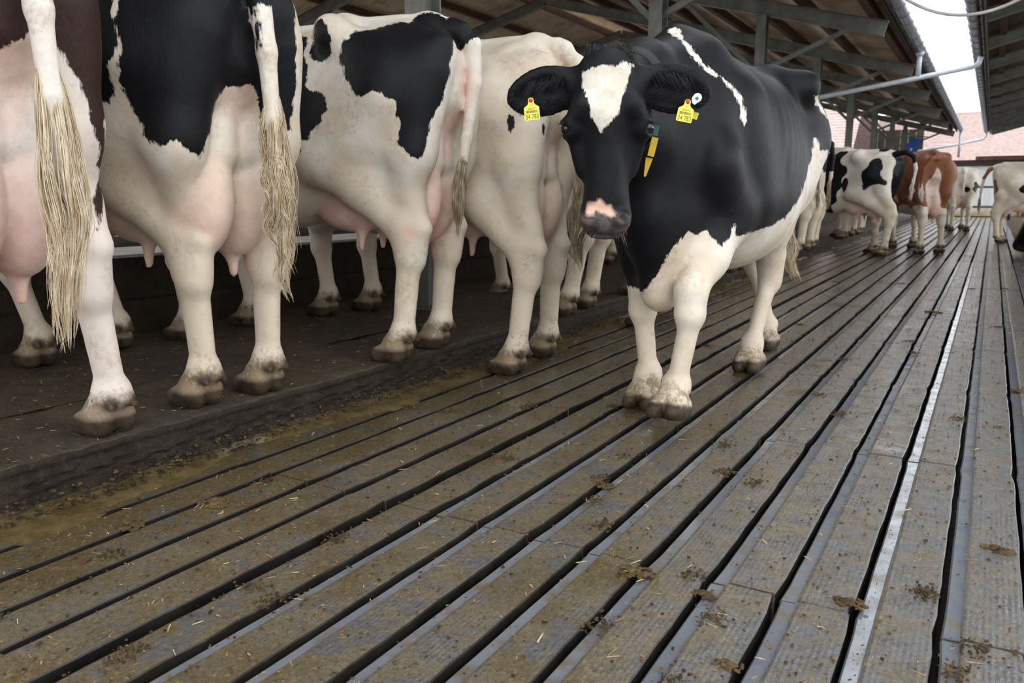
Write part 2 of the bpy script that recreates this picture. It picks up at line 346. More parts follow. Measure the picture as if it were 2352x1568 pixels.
def gutter(name, x, z, y0, y1, r, label, pipe=None):
    g = tag(empty(name, (x, y0, z)), label, 'gutter'); L = y1-y0
    n = 10; A = []; bm = bmesh.new()
    prof = [(-r*math.cos(math.pi*k/n), -r*math.sin(math.pi*k/n)) for k in range(n+1)]; inner = [(u*.93, v*.93) for u, v in prof[::-1]]
    P = prof+inner
    ra = [bm.verts.new((u, 0, v)) for u, v in P]; rb = [bm.verts.new((u, L, v)) for u, v in P]
    for k in range(len(P)): bm.faces.new((ra[k], ra[(k+1) % len(P)], rb[(k+1) % len(P)], rb[k])).smooth = True
    bmesh.ops.recalc_face_normals(bm, faces=bm.faces); me = bpy.data.meshes.new('trough'); bm.to_mesh(me); bm.free(); me.materials.append(MATS['zinc']); link('trough', me, g)
    bm = MB(); bm.tube([(-r*1.06*math.cos(math.pi*k/8), 0, -r*1.06*math.sin(math.pi*k/8)) for k in range(9)], .007, 5); bk = bm.mesh('bracket', 'zinc')
    for i in range(int(L/.62)): link('bracket', bk, g, (0, .3+i*.62, 0))
    return g
gutter('rain_gutter', -1.29, 3.30, -2.5, YF, .085, 'rounded zinc rain gutter on the eave of the left barn')
gutter('rain_gutter', -.46, 3.30, 3.2, YF+1.5, .085, 'zinc rain gutter on the eave of the right-hand shed')
MB().box((-1.44, -3, 3.20), (-1.41, YF, 3.38)).build('fascia', 'timber_dark', rf)

# ---------------------------------------------------------------- right shed roof
rr_ = struct(empty('ceiling_right'), 'underside of the right shed roof, grey sheets on dark rafters')
def rzr(x): return 3.33+(x+.40)*.27
for i in range(9):
    sheet(-.40, 4.6, 3.0+i*3.9, 3.0+(i+1)*3.9+.03, lambda x: rzr(x)+.05, 'roof_panel_grey', 'roof_sheet', rr_)
for i in range(15):
    y = 3.4+i*2.45
    MB().ibeam((-.30, y, rzr(-.30)-.12), (4.6, y, rzr(4.6)-.12), .10, .17).build('rafter', 'steel_grey', rr_)
for x in (-.10, .9, 2.0, 3.1, 4.2): MB().box((x-.05, 3.0, rzr(x)-.05), (x+.05, YF+1.4, rzr(x)+.035)).build('purlin', 'timber_red', rr_)
MB().box((-.345, 3.0, 3.16), (-.31, YF+1.4, 3.38)).build('fascia', 'timber_dark', rr_)
for i in range(4):
    y = 10.75+i*7.35
    c = tag(empty('shed_post', (1.35, y, 0)), ['dark steel post of the right shed nearest the camera', 'dark steel post of the right shed behind the lying cow', 'dark steel post of the right shed, third along', 'dark steel post of the right shed at the far wall'][i], 'post', 'posts of the right shed')
    MB().box((-.06, -.06, 0), (.06, .06, rzr(1.35)-.2)).build('shaft', 'steel_grey', c); MB().box((-.1, -.1, 0), (.1, .1, .02)).build('base_plate', 'steel_grey', c)

# ---------------------------------------------------------------- pipes, cable
p = tag(empty('rain_pipe', (-1.29, 15.8, 3.2)), 'pale pipe crossing between the two gutters with a short drop', 'pipe')
MB().tube([(0, 0, .02), (0, 0, -.05)], [.075, .05], 12).build('funnel', 'pipe_grey', p)
MB().tube([(0, 0, 0), (0, 0, -.38)], .042, 12).build('drop', 'pipe_grey', p)
MB().tube([(.90, .25, -.10), (.88, .24, -.20), (.80, .22, -.25), (0, 0, -.40), (-2.2, -.6, -.80)], .042, 12).build('cross_pipe', 'pipe_grey', p)
p = tag(empty('rain_pipe', (-.46, YF+1.2, 3.2)), 'thin pale pipe sloping left from the far end of the right gutter', 'pipe')
MB().tube([(.0, 0, 0), (0, 0, -.12), (-.1, 0, -.22), (-1.0, -.2, -.42), (-4.2, -.6, -.95)], .045, 10).build('sloping_pipe', 'pipe_grey', p)
p = tag(empty('rain_pipe', (-1.29, YF-.1, 3.2)), 'pale downpipe at the far end of the left gutter', 'pipe')
MB().tube([(0, 0, 0), (0, 0, -.95)], .045, 10).build('drop', 'pipe_grey', p)
MB().tube([(.085*math.cos(a), .085*math.sin(a), 0) for a in np.linspace(0, 6.28, 13)], .012, 6).build('collar', 'pipe_grey', p)
a, b = Vector((-1.37, 6.5, 3.25)), Vector((.75, 6.5, 3.0))
pts = [a.lerp(b, t)+Vector((0, 0, -1.08*(4*t*(1-t))**.92)) for t in np.linspace(0, 1, 33)]
tag(MB().tube(pts, .011, 6).build('sagging_cable', 'cable'), 'thin pale cable sagging across the strip of sky', 'cable')

# ---------------------------------------------------------------- far end: gate, wall, houses
g = tag(empty('pipe_gate', (-.7, YF-4.5, 0)), 'two-bar blue-grey pipe gate across the far end of the alley', 'gate')
for z in (.45, 1.10): MB().tube([(-1.6, 0, z), (1.2, 0, z)], .035, 8).build('rail', 'rail_blue', g)
for x in (-1.6, 1.2): MB().tube([(x, 0, 0), (x, 0, 1.2)], .045, 8).build('post', 'rail_blue', g)
ew = struct(empty('wall_far', (0, YF+2, 0)), 'pale sheet wall at the far end with a mud-stained foot')
def far_wall_mat():
    t = NT('far_sheet'); p = t.geo(); X = t.n('ShaderNodeSeparateXYZ'); t.l(p, X.inputs[0])
    st = t.ramp(t.math('ADD', X.outputs[2], t.math('MULTIPLY', t.noise(p, 3, 4), -.6)), -.25, .12, 1, 0)
    c = t.mix(st, (.90, .91, .92), (.60, .45, .22)); t.set(col=c, rough=.6)
far_wall_mat()
for i in range(11): MB().box((-2.6+i*.32, 0, .0), (-2.6+i*.32+.312, .05+.015*(i % 2), 1.98)).build('panel', 'far_sheet', ew)
MB().box((-2.7, -.15, 1.98), (1.2, .12, 2.22)).build('lintel', 'timber_dark', ew)
MB().box((-.75, -.18, 2.20), (1.3, -.05, 2.36)).build('beam', 'timber_red', ew)
MB().box((.93, -.2, 0), (1.12, .0, 3.3)).build('post', 'timber_red', ew)
for i in range(9): MB().box((1.12+i*.26, -.12, 0), (1.12+i*.26+.252, -.08-.01*(i % 2), 3.4)).build('board', 'timber_dark', ew)
for i in range(7): MB().box((-4.7+i*.29, -.12, 2.2), (-4.7+i*.29+.28, -.08-.01*(i % 2), 3.5)).build('board', 'timber_dark', ew)
def house(name, label, x0, x1, y, zw, zr_, dep, courses):
    h = tag(empty(name, ((x0+x1)/2, y, 0)), label, 'house'); cx = (x0+x1)/2; w = (x1-x0)/2
    MB().box((-w, .25, 0), (w, dep, zw+.1)).build('wall', 'white_wall', h)
    s = dep/2; n = courses; cm = MB()
    for j in range(n):
        t0 = j/n; t1 = (j+1.12)/n
        cm.prism([(-.15+s*t0, zw+(zr_-zw)*t0+.05), (-.15+s*t1, zw+(zr_-zw)*t1-.0), (-.15+s*t1, zw+(zr_-zw)*t1-.05), (-.15+s*t0, zw+(zr_-zw)*t0)], -w-.2, w+.2, 'x')
    r = cm.build('tile_courses', 'tile_roof', h); r['kind'] = 'stuff'
    MB().prism([(dep, zw), (s-.2, zr_-.05), (s-.2, zr_-.15), (dep, zw-.1)], -w-.2, w+.2, 'x').build('rear_roof', 'tile_roof', h)
    MB().tube([(-w-.2, s-.1, zr_), (w+.2, s-.1, zr_)], .12, 8).build('ridge', 'tile_roof', h)
    MB().box((-w*.5, .2, zw*.35), (-w*.5+.9, .27, zw*.75)).build('window', 'rail_blue', h)
    return h
house('tiled_house', 'house with a pale tiled roof seen between the two eaves', -6.5, 9.0, 52, 2.2, 5.7, 12, 34)
house('tiled_house', 'house with a big pale tiled roof seen through the open end of the left barn', -20, -7.2, 48, 2.0, 9.0, 16, 40)
bn = tag(empty('blue_banner', (-3.02, 34.5, 2.1)), 'small blue banner hanging under the far end of the left barn roof', 'banner')
t = NT('banner_blue'); t.set(col=(.02, .07, .30), rough=.6); t = NT('banner_white'); t.set(col=(.7, .72, .75), rough=.6)
MB().box((-.22, -.01, -.2), (.22, .01, .9), Matrix.Rotation(.42, 4, 'Y')).build('cloth', 'banner_blue', bn)
MB().box((-.04, -.016, .10), (.05, -.011, .20), Matrix.Rotation(.42, 4, 'Y')).box((-.03, -.016, .26), (.02, -.011, .52), Matrix.Rotation(.42, 4, 'Y')).build('lettering', 'banner_white', bn)
MB().tube([(.0, 0, .88), (.7, 0, .88)], .02, 6).build('rod', 'steel_grey', bn)
# ---------------------------------------------------------------- implicit surface modelling (animals)
def smin(a, b, k):
    h = np.clip(0.5 + 0.5*(b-a)/k, 0, 1)
    return b + (a-b)*h - k*h*(1-h)

def catmull(xs, ys, x):
    xs = np.asarray(xs, float); ys = np.asarray(ys, float)
    m = np.gradient(ys, xs)
    i = np.clip(np.searchsorted(xs, x) - 1, 0, len(xs)-2)
    h = xs[i+1]-xs[i]; t = np.clip((x-xs[i])/h, 0, 1)
    return ((2*t**3-3*t**2+1)*ys[i] + (t**3-2*t**2+t)*h*m[i] + (-2*t**3+3*t**2)*ys[i+1] + (t**3-t**2)*h*m[i+1])

class Frame:
    def __init__(s, o=(0, 0, 0), R=np.eye(3)):
        s.o = np.asarray(o, float); s.R = np.asarray(R, float)      # columns = local axes
    def w(s, p): return s.o + s.R @ np.asarray(p, float)
    def loc(s, P): return (P - s.o) @ s.R
    def sub(s, o, R): return Frame(s.w(o), s.R @ R)
I = Frame()
def rotx(a): c, n = math.cos(a), math.sin(a); return np.array([[1, 0, 0], [0, c, -n], [0, n, c]])
def roty(a): c, n = math.cos(a), math.sin(a); return np.array([[c, 0, n], [0, 1, 0], [-n, 0, c]])
def rotz(a): c, n = math.cos(a), math.sin(a); return np.array([[c, -n, 0], [n, c, 0], [0, 0, 1]])

class Sculpt:
    def __init__(s, lo, hi, h):
        s.lo = np.asarray(lo, float); s.h = h
        n = [int(math.ceil((b-a)/h))+1 for a, b in zip(lo, hi)]
        s.ax = [(s.lo[i] + h*np.arange(n[i])).astype(np.float32) for i in range(3)]
        s.F = np.full(n, 0.25, np.float32)
    def block(s, fr, llo, lhi, m):
        c = np.array([fr.w((x, y, z)) for x in (llo[0], lhi[0]) for y in (llo[1], lhi[1]) for z in (llo[2], lhi[2])])
        a = c.min(0)-m; b = c.max(0)+m
        sl = []
        for i in range(3):
            i0 = int(np.clip(np.floor((a[i]-s.lo[i])/s.h), 0, len(s.ax[i]))); i1 = int(np.clip(np.ceil((b[i]-s.lo[i])/s.h)+1, 0, len(s.ax[i])))
            sl.append(slice(i0, i1))
        X = s.ax[0][sl[0]][:, None, None]-np.float32(fr.o[0]); Y = s.ax[1][sl[1]][None, :, None]-np.float32(fr.o[1]); Z = s.ax[2][sl[2]][None, None, :]-np.float32(fr.o[2])
        R = fr.R.astype(np.float32)
        if np.allclose(R, np.eye(3)): return tuple(sl), X, Y, Z
        return tuple(sl), X*R[0, 0]+Y*R[1, 0]+Z*R[2, 0], X*R[0, 1]+Y*R[1, 1]+Z*R[2, 1], X*R[0, 2]+Y*R[1, 2]+Z*R[2, 2]
    def put(s, sl, d, k, op):
        if d.size == 0: return
        f = s.F[sl]
        if op == '+': s.F[sl] = smin(f, d, k)
        else: s.F[sl] = -smin(-f, d, k)
    def cone(s, a, b, ra, rb, k=.03, sc=(1, 1, 1), fr=I, op='+', floor=False):
        sc = np.asarray(sc, float); a = np.asarray(a, float); b = np.asarray(b, float)
        lo = np.minimum(a-ra*sc, b-rb*sc); hi = np.maximum(a+ra*sc, b+rb*sc)
        sl, X, Y, Z = s.block(fr, lo, hi, k+2*s.h)
        A = a/sc; B = b/sc; D = B-A; L = max(float(D@D), 1e-9)
        x = X/np.float32(sc[0])-np.float32(A[0]); y = Y/np.float32(sc[1])-np.float32(A[1]); z = Z/np.float32(sc[2])-np.float32(A[2])
        t = np.clip((x*np.float32(D[0])+y*np.float32(D[1])+z*np.float32(D[2]))/np.float32(L), 0, 1)
        d = (np.sqrt((x-t*np.float32(D[0]))**2+(y-t*np.float32(D[1]))**2+(z-t*np.float32(D[2]))**2) - (np.float32(ra)+t*np.float32(rb-ra)))*np.float32(sc.min())
        if floor: d = np.maximum(d, -Z+0*d)
        s.put(sl, d, k, op)
    def ell(s, c, r, k=.03, fr=I, op='+'):
        c = np.asarray(c, float); r = np.asarray(r, float)
        sl, X, Y, Z = s.block(fr, c-r, c+r, k+2*s.h)
        q = np.sqrt(((X-np.float32(c[0]))/np.float32(r[0]))**2+((Y-np.float32(c[1]))/np.float32(r[1]))**2+((Z-np.float32(c[2]))/np.float32(r[2]))**2)
        s.put(sl, (q-1)*np.float32(r.min()), k, op)
    def chain(s, pts, rad, k=.03, sc=(1, 1, 1), fr=I):
        for i in range(len(pts)-1): s.cone(pts[i], pts[i+1], rad[i], rad[i+1], k, sc, fr)
    def loft(s, st, k=.03, fr=I, ex=2.3, mid=.45, rib=0):
        """st rows: (y, top, bottom, half width) along the local y axis"""
        st = np.asarray(st, float); ys = st[:, 0]
        lo = (-st[:, 3].max(), ys[0], st[:, 2].min()); hi = (st[:, 3].max(), ys[-1], st[:, 1].max())
        sl, X, Y, Z = s.block(fr, lo, hi, k+2*s.h)
        if X.size == 0 or Z.size == 0: return
        yy = np.clip(Y, ys[0], ys[-1])
        top = catmull(ys, st[:, 1], yy).astype(np.float32); bot = catmull(ys, st[:, 2], yy).astype(np.float32); w = np.maximum(catmull(ys, st[:, 3], yy), .01).astype(np.float32)
        zc = bot+(top-bot)*np.float32(mid)
        rz = np.where(Z > zc, top-zc, zc-bot)
        q = ((np.abs(X)/w)**ex + (np.abs(Z-zc)/rz)**ex)**np.float32(1/ex)
        d = (q-1)*np.minimum(w, rz)
        over = np.maximum(ys[0]-Y, Y-ys[-1])
        d = np.where(over > 0, np.sqrt(np.maximum(d, 0)**2+over**2), d)
        if rib:
            side = np.clip((np.abs(X)/w-.55)*3, 0, 1)*np.clip((Z-.72)/.2, 0, 1)*np.clip((1.34-Z)/.15, 0, 1)*np.clip((Y+.12)/.12, 0, 1)*np.clip((.50-Y)/.15, 0, 1)
            d = d+np.float32(rib)*np.cos((Y+(Z-1)*.35)*np.float32(2*math.pi/.085))*side
        s.put(sl, d.astype(np.float32), k, '+')
    def mesh(s):
        F = s.F; S = F < 0; n = F.shape
        c = [S[dx:n[0]-1+dx, dy:n[1]-1+dy, dz:n[2]-1+dz] for dx in (0, 1) for dy in (0, 1) for dz in (0, 1)]
        a = c[0].copy(); o = c[0].copy()
        for q in c[1:]: a &= q; o |= q
        m = o & ~a; ii = np.nonzero(m); N = len(ii[0])
        idx = np.full(m.shape, -1, np.int32); idx[ii] = np.arange(N)
        val = {}
        for dx in (0, 1):
            for dy in (0, 1):
                for dz in (0, 1): val[dx, dy, dz] = F[ii[0]+dx, ii[1]+dy, ii[2]+dz].astype(np.float64)
        acc = np.zeros((N, 3)); cnt = np.zeros(N)
        for p in val:
            for axn in range(3):
                if p[axn] == 0:
                    q = list(p); q[axn] = 1; q = tuple(q); v0 = val[p]; v1 = val[q]; cr = (v0 < 0) != (v1 < 0)
                    t = np.where(cr, v0/np.where(cr, v0-v1, 1), 0)
                    for j in range(3): acc[:, j] += np.where(cr, (t if j == axn else p[j]), 0)
                    cnt += cr
        V = (np.stack(ii, 1)+acc/cnt[:, None])*s.h+s.lo
        Q = []
        for axn in range(3):
            u, v = [(1, 2), (2, 0), (0, 1)][axn]
            sl0 = [slice(None)]*3; sl1 = [slice(None)]*3; sl0[axn] = slice(0, n[axn]-1); sl1[axn] = slice(1, n[axn])
            A = S[tuple(sl0)]; B = S[tuple(sl1)]; e = np.nonzero(A != B); e = np.stack(e, 1)
            ok = (e[:, u] > 0) & (e[:, v] > 0) & (e[:, u] < n[u]-1) & (e[:, v] < n[v]-1); e = e[ok]
            def g(du, dv):
                f = e.copy(); f[:, u] += du; f[:, v] += dv; return idx[f[:, 0], f[:, 1], f[:, 2]]
            q = np.stack([g(-1, -1), g(0, -1), g(0, 0), g(-1, 0)], 1)
            ins = A[e[:, 0], e[:, 1], e[:, 2]]; q[~ins] = q[~ins][:, ::-1]; Q.append(q)
        Q = np.concatenate(Q); Q = Q[(Q >= 0).all(1)]
        return V, Q

def quads_to_mesh(name, V, Q, attrs=None):
    me = bpy.data.meshes.new(name); nv, nq = len(V), len(Q)
    me.vertices.add(nv); me.vertices.foreach_set('co', np.ascontiguousarray(V, np.float32).ravel())
    me.loops.add(nq*4); me.loops.foreach_set('vertex_index', np.ascontiguousarray(Q, np.int32).ravel())
    me.polygons.add(nq); me.polygons.foreach_set('loop_start', np.arange(0, nq*4, 4, dtype=np.int32))
    me.polygons.foreach_set('use_smooth', np.ones(nq, bool))
    me.update(calc_edges=True)
    for k, a in (attrs or {}).items():
        at = me.attributes.new(k, 'FLOAT', 'POINT'); at.data.foreach_set('value', np.ascontiguousarray(a, np.float32))
    return me

def vnormals(V, Q):
    n = np.cross(V[Q[:, 2]]-V[Q[:, 0]], V[Q[:, 3]]-V[Q[:, 1]]); out = np.zeros_like(V)
    for i in range(4): np.add.at(out, Q[:, i], n)
    return out/np.maximum(np.linalg.norm(out, axis=1), 1e-12)[:, None]

def poly_sd(u, v, poly):
    """signed distance to a closed outline, positive inside"""
    P = np.asarray(poly, float); best = np.full(u.shape, 1e9); ins = np.zeros(u.shape, bool)
    for i in range(len(P)):
        a = P[i]; b = P[(i+1) % len(P)]; d = b-a; L = max(d@d, 1e-12)
        t = np.clip(((u-a[0])*d[0]+(v-a[1])*d[1])/L, 0, 1)
        best = np.minimum(best, (u-a[0]-t*d[0])**2+(v-a[1]-t*d[1])**2)
        if a[1] != b[1]: ins ^= ((a[1] > v) != (b[1] > v)) & (u < (b[0]-a[0])*(v-a[1])/(b[1]-a[1])+a[0])
    return np.where(ins, 1, -1)*np.sqrt(best)

# ---------------------------------------------------------------- the cow
def cow_shape(h=.014, rear=None, front=None, hooks=-.36, withers=.64, head=None, neck=None, udder=1.0, tail=None, belly=0., ears=True, girth=1., detail=False, brisket=0.):
    """cow facing +y, standing on z=0. rear/front: {'L':(x,y,z),'R':..} hoof positions"""
    rear = rear or {}; front = front or {}
    HY = hooks
    lo = (-.50, -1.12, -.10); hi = (.50, 1.75, 1.62)
    if head is not None:
        q = head.w((0, .3, 0)); lo = (min(lo[0], q[0]-.42), lo[1], lo[2]); hi = (max(hi[0], q[0]+.42), max(q[1]+.35, 1.1), hi[2])
    S = Sculpt(lo, hi, h)
    W = withers; g = girth
    mid = (HY+W)/2
    st = [(HY-.50, 1.28, 1.08, .07), (HY-.42, 1.38, 1.0, .145), (HY-.30, 1.44, .92, .20), (HY-.12, 1.46, .84, .24), (HY+.06, 1.45, .72-belly*.5, .285*g),
          (HY+.26, 1.435, .60-belly, .335*g), (mid, 1.425, .545-belly, .365*g), (W-.32, 1.43, .55-belly*.6, .355*g), (W-.14, 1.445, .585, .30*g), (W+.02, 1.45, .62, .25), (W+.15, 1.40, .65, .205), (W+.25, 1.30, .72, .155), (W+.32, 1.18, .82, .09)]
    S.loft(st, .03, I, 2.25, .42, rib=.0012)
    # spine, hooks, pins
    S.cone((0, HY-.36, 1.435), (0, W-.1, 1.435), .028, .03, .07)
    S.cone((0, W-.12, 1.44), (0, W+.06, 1.45), .04, .035, .07)
    for s in (-1, 1):
        S.cone((s*.25, HY-.02, 1.385), (s*.10, HY+.02, 1.42), .05, .055, .09)
        S.cone((s*.25, HY-.02, 1.375), (s*.215, HY-.24, 1.24), .05, .07, .09)
        S.cone((s*.125, HY-.45, 1.30), (s*.10, HY-.30, 1.34), .055, .07, .07)
        S.cone((s*.125, HY-.45, 1.30), (s*.225, HY-.24, 1.12), .05, .11, .09)
        # hollow flank behind the last rib
        S.ell((s*.40, HY+.20, 1.27), (.12, .15, .12), .08, I, '-')
        S.cone((s*.20, W-.10, 1.18), (s*.24, W-.17, .86), .12, .13, .08, (.8, 1, 1))
        # shoulder blade, point of shoulder
        S.cone((s*.10, W-.02, 1.34), (s*.215, W+.14, .98), .09, .085, .07, (.6, 1, 1))
        S.cone((s*.215, W+.14, .98), (s*.205, W-.03, .80), .085, .09, .06, (.8, 1, 1))
    S.ell((0, W+.16, .74), (.13, .15, .14), .10)
    if brisket:
        S.cone((0, W+.20, .80), (0, W+.13, .60-brisket*.3), .13, .085, .08, (.75, 1, 1)); S.cone((0, W+.13, .60-brisket*.3), (0, W-.06, .60), .085, .10, .07, (.75, 1, 1))
    # tail head
    S.cone((0, HY-.34, 1.435), (0, HY-.50, 1.40), .04, .035, .05)
    feet = []
    for side, s in (('L', -1), ('R', 1)):
        # ---- hind leg
        d = rear.get(side, {}); fx, fy, fz = d.get('foot', (s*.16, HY-.36, 0))
        hx, hy, hz = d.get('hock', (s*.155*.5+fx*.5, fy-.09, fz+.545))
        sx, sy, sz = d.get('stifle', (s*.235, HY+.02+(fy-(HY-.36))*.35, .89))
        thx, thy = s*.185, HY-.22
        S.cone((thx, thy, 1.14), (s*.20, HY-.06, .98), .22, .18, .07, (.68, 1, 1))
        S.cone((s*.155, HY-.38, 1.20), (s*.185, HY-.375+(fy-HY+.36)*.25, .90), .135, .115, .05, (.78, 1, 1))
        S.cone((s*.205, HY-.12, 1.0), (sx, sy, sz), .17, .115, .06, (.62, 1, 1))
        S.cone((s*.185, HY-.375+(fy-HY+.36)*.25, .90), (hx, hy+.0, hz+.12), .108, .054, .04, (.80, 1, 1))      # hamstring
        S.cone((sx, sy, sz-.01), (hx*.5+sx*.5, sy*.55+hy*.45, sz*.5+hz*.5+.03), .115, .088, .05, (.76, 1, 1))       # gaskin
        S.cone((hx*.5+sx*.5, sy*.55+hy*.45, sz*.5+hz*.5+.03), (hx, hy+.03, hz+.02), .088, .060, .04, (.85, 1, 1))
        S.cone((s*.20, (HY-.375+(fy-HY+.36)*.25)*.5+sy*.5, .86), (hx, hy+.01, hz+.14), .085, .045, .05, (.62, 1, 1))   # web between
        S.cone((hx, hy-.02, hz+.15), (hx, hy-.066, hz+.035), .038, .033, .04)               # achilles, point of hock
        S.cone((hx, hy-.060, hz+.03), (hx, hy-.025, hz-.10), .036, .040, .035)
        S.cone((hx, hy+.018, hz+.04), (hx, hy+.012, hz-.07), .068, .052, .05)
        legs(S, hx, hy, hz-.05, fx, fy, fz, .050, .042, d.get('pitch', 0), feet)
        # ---- fore leg
        d = front.get(side, {}); fx, fy, fz = d.get('foot', (s*.15, W+.02, 0))
        ex, ey, ez = s*.195, W-.03, .80
        kx, ky, kz = d.get('knee', (fx*.8+ex*.2, fy*.75+ey*.25-.01, fz+.44))
        S.cone((ex, ey, ez), (ex*.5+kx*.5, ey*.5+ky*.5, ez*.5+kz*.5), .115, .080, .06, (.85, 1, 1))
        S.cone((ex*.5+kx*.5, ey*.5+ky*.5, ez*.5+kz*.5), (kx, ky, kz+.05), .080, .060, .04, (.9, 1, 1))
        S.cone((kx, ky+.006, kz+.05), (kx, ky+.008, kz-.03), .060, .058, .03)
        legs(S, kx, ky, kz-.06, fx, fy, fz, .045, .042, d.get('pitch', 0), feet)
    S.cone((0, HY-.43, 1.27), (0, HY-.36, .98), .06, .055, .06)
    # ---- udder
    if udder:
        u = udder
        for s in (-1, 1):
            S.ell((s*.074, HY-.265, .725), (.092*u, .155*u, .205*u), .007)
            S.cone((s*.045, HY-.345, .86), (s*.035, HY-.375, 1.06), .078, .045, .012)
            S.ell((s*.075, HY+.0, .68), (.09*u, .20*u, .12*u), .03)
            S.cone((s*.07, HY-.26, .57), (s*.075, HY-.26, .735-.27*u), .028, .014, .02)
            S.cone((s*.085, HY-.04, .60), (s*.09, HY-.03, .745-.25*u), .028, .013, .02)
    # ---- neck and head
    if head is None:
        head = Frame((0, W+.88, 1.0), rotx(math.radians(-25)) @ np.array([[1, 0, 0], [0, 0, 1], [0, -1, 0]]).T)
    hb = head.w((0, .10, -.10)); hj = head.w((0, .16, -.17))
    n0 = np.array((0, W+.02, 1.26)); n1 = np.array((0, W+.12, .98)); nb = np.array((0, W+.16, .80))
    m0 = (n0*.45+hb*.55)+np.array(neck or (0, 0, .03)); m1 = n1*.5+hj*.5+np.array(neck or (0, 0, 0))*.6
    S.cone(n0, m0, .19, .125, .06, (.75, 1, 1)); S.cone(m0, hb, .125, .105, .05, (.9, 1, 1))
    S.cone(n1, m1, .20, .125, .06, (.85, 1, 1)); S.cone(m1, hj, .125, .085, .05, (.9, 1, 1))
    S.cone(nb, m1+np.array((0, 0, -.07)), .12, .06, .07, (.6, 1, 1))
    cow_head(S, head, ears, detail)
    # ---- tail
    if tail:
        n = len(tail); rad = [.036-.018*i/(n-1) for i in range(n)]
        S.chain([(0, HY-.46, 1.41)]+list(tail), [.038]+rad, .02)
    V, Q = S.mesh()
    info = dict(V=V, Q=Q, N=vnormals(V, Q), HY=HY, W=W, feet=feet, head=head, udder=udder, tail=tail)
    return info

def legs(S, x, y, z, fx, fy, fz, r0, r1, pitch, feet):
    """cannon bone, fetlock, pastern, two claws and the dew claws"""
    fr = Frame((fx, fy, fz), rotx(pitch))
    fet = fr.w((0, -.055, .135))
    S.cone((x, y, z), fet, r0, r1, .04, (.86, 1.16, 1))
    S.cone((0, -.055, .14), (0, -.05, .125), .052, .050, .02, (1.05, 1, 1), fr)
    S.cone((0, -.05, .125), (0, -.008, .075), .048, .054, .02, (1.1, 1, 1), fr)
    for s in (-1, 1):
        S.cone((s*.034, -.026, .048), (s*.036, .058, .028), .056, .037, .007, (.82, 1, 1), fr, '+', True)
        S.cone((s*.032, -.085, .118), (s*.036, -.105, .098), .019, .014, .012, (1, 1, 1), fr)
    feet.append(fr)

def cow_head(S, fr, ears=True, detail=False):
    """face frame: x = the cow's right, y = from poll down to muzzle, z = out of the face"""
    st = [(-.035, -.035, -.10, .05), (.0, -.008, -.135, .082), (.06, .004, -.165, .104), (.12, .010, -.19, .112), (.18, .010, -.21, .108), (.25, .002, -.215, .094), (.32, -.004, -.195, .081), (.38, -.006, -.165, .073),
          (.43, -.006, -.145, .077), (.475, -.012, -.132, .084), (.515, -.030, -.122, .076), (.545, -.060, -.105, .045)]
    S.loft(st, .02, fr, 2.5, .55)
    S.cone((0, .16, -.012), (0, .42, -.028), .030, .030, .03, (1.3, 1, 1), fr)
    S.ell((0, -.006, -.055), (.066, .040, .055), .03, fr)                            # poll
    for s in (-1, 1):
        S.cone((s*.080, .125, -.012), (s*.106, .176, -.026), .032, .028, .03, (1, 1, 1), fr)   # brow
        S.cone((s*.106, .215, -.050), (s*.080, .33, -.075), .024, .02, .03, (1, 1, 1), fr)        # cheek bone
        if detail:
            S.ell((s*.088, .300, -.005), (.026, .075, .022), .03, fr, '-'); S.ell((s*.060, .235, .022), (.022, .040, .018), .03, fr, '-')
        S.ell((s*.082, .235, -.135), (.034, .075, .06), .03, fr)                                    # jaw muscle
        if detail:
            S.ell((s*.112, .198, -.040), (.034, .036, .036), .02, fr)                              # orbit
            S.ell((s*.140, .198, -.032), (.024, .021, .027), .008, fr, '-')                      # eye opening
            S.cone((s*.124, .172, -.010), (s*.140, .177, -.046), .009, .010, .010, (1, 1, 1), fr)   # upper lid
            S.cone((s*.122, .221, -.014), (s*.136, .219, -.050), .007, .008, .009, (1, 1, 1), fr)   # lower lid
            S.ell((s*.050, .478, -.008), (.030, .022, .018), .018, fr)                             # nostril wing
            S.cone((s*.036, .468, .010), (s*.054, .482, .002), .009, .013, .006, (1, 1, 1), fr, '-')
            S.cone((s*.054, .482, .002), (s*.058, .496, -.006), .012, .006, .006, (1, 1, 1), fr, '-')
    S.ell((0, .490, -.028), (.062, .038, .030), .02, fr)                             # muzzle pad
    S.ell((0, .520, -.085), (.058, .032, .045), .015, fr)                            # lower lip, chin
    if detail:
        for s in (-1, 1): S.cone((s*.0, .532, -.045), (s*.085, .505, -.075), .005, .006, .010, (1, 1, 1), fr, '-')
    if ears:
        for s in (-1, 1):
            e = ear_frame(fr, s)
            S.cone((0, -.02, 0), (0, .05, 0), .036, .040, .02, (1, 1, .8), e)
            S.ell((.002, .105, -.004), (.066, .085, .018), .025, e); S.ell((.004, .150, -.004), (.045, .080, .015), .03, e)
            S.ell((.004, .115, .022), (.050, .075, .025), .012, e, '-'); S.ell((.004, .160, .020), (.030, .060, .020), .014, e, '-')

def ear_frame(fr, s):
    """ear: y = out along the ear, x = up edge, z = towards its open side"""
    y = np.array((s*.97, .20+.03*s, -.16)); y /= np.linalg.norm(y)
    z = np.array((s*.12, .28, .95)); z -= y*(z@y); z /= np.linalg.norm(z)
    x = np.cross(y, z)
    return fr.sub((s*.088, .055, -.075), np.stack([x, y, z], 1))
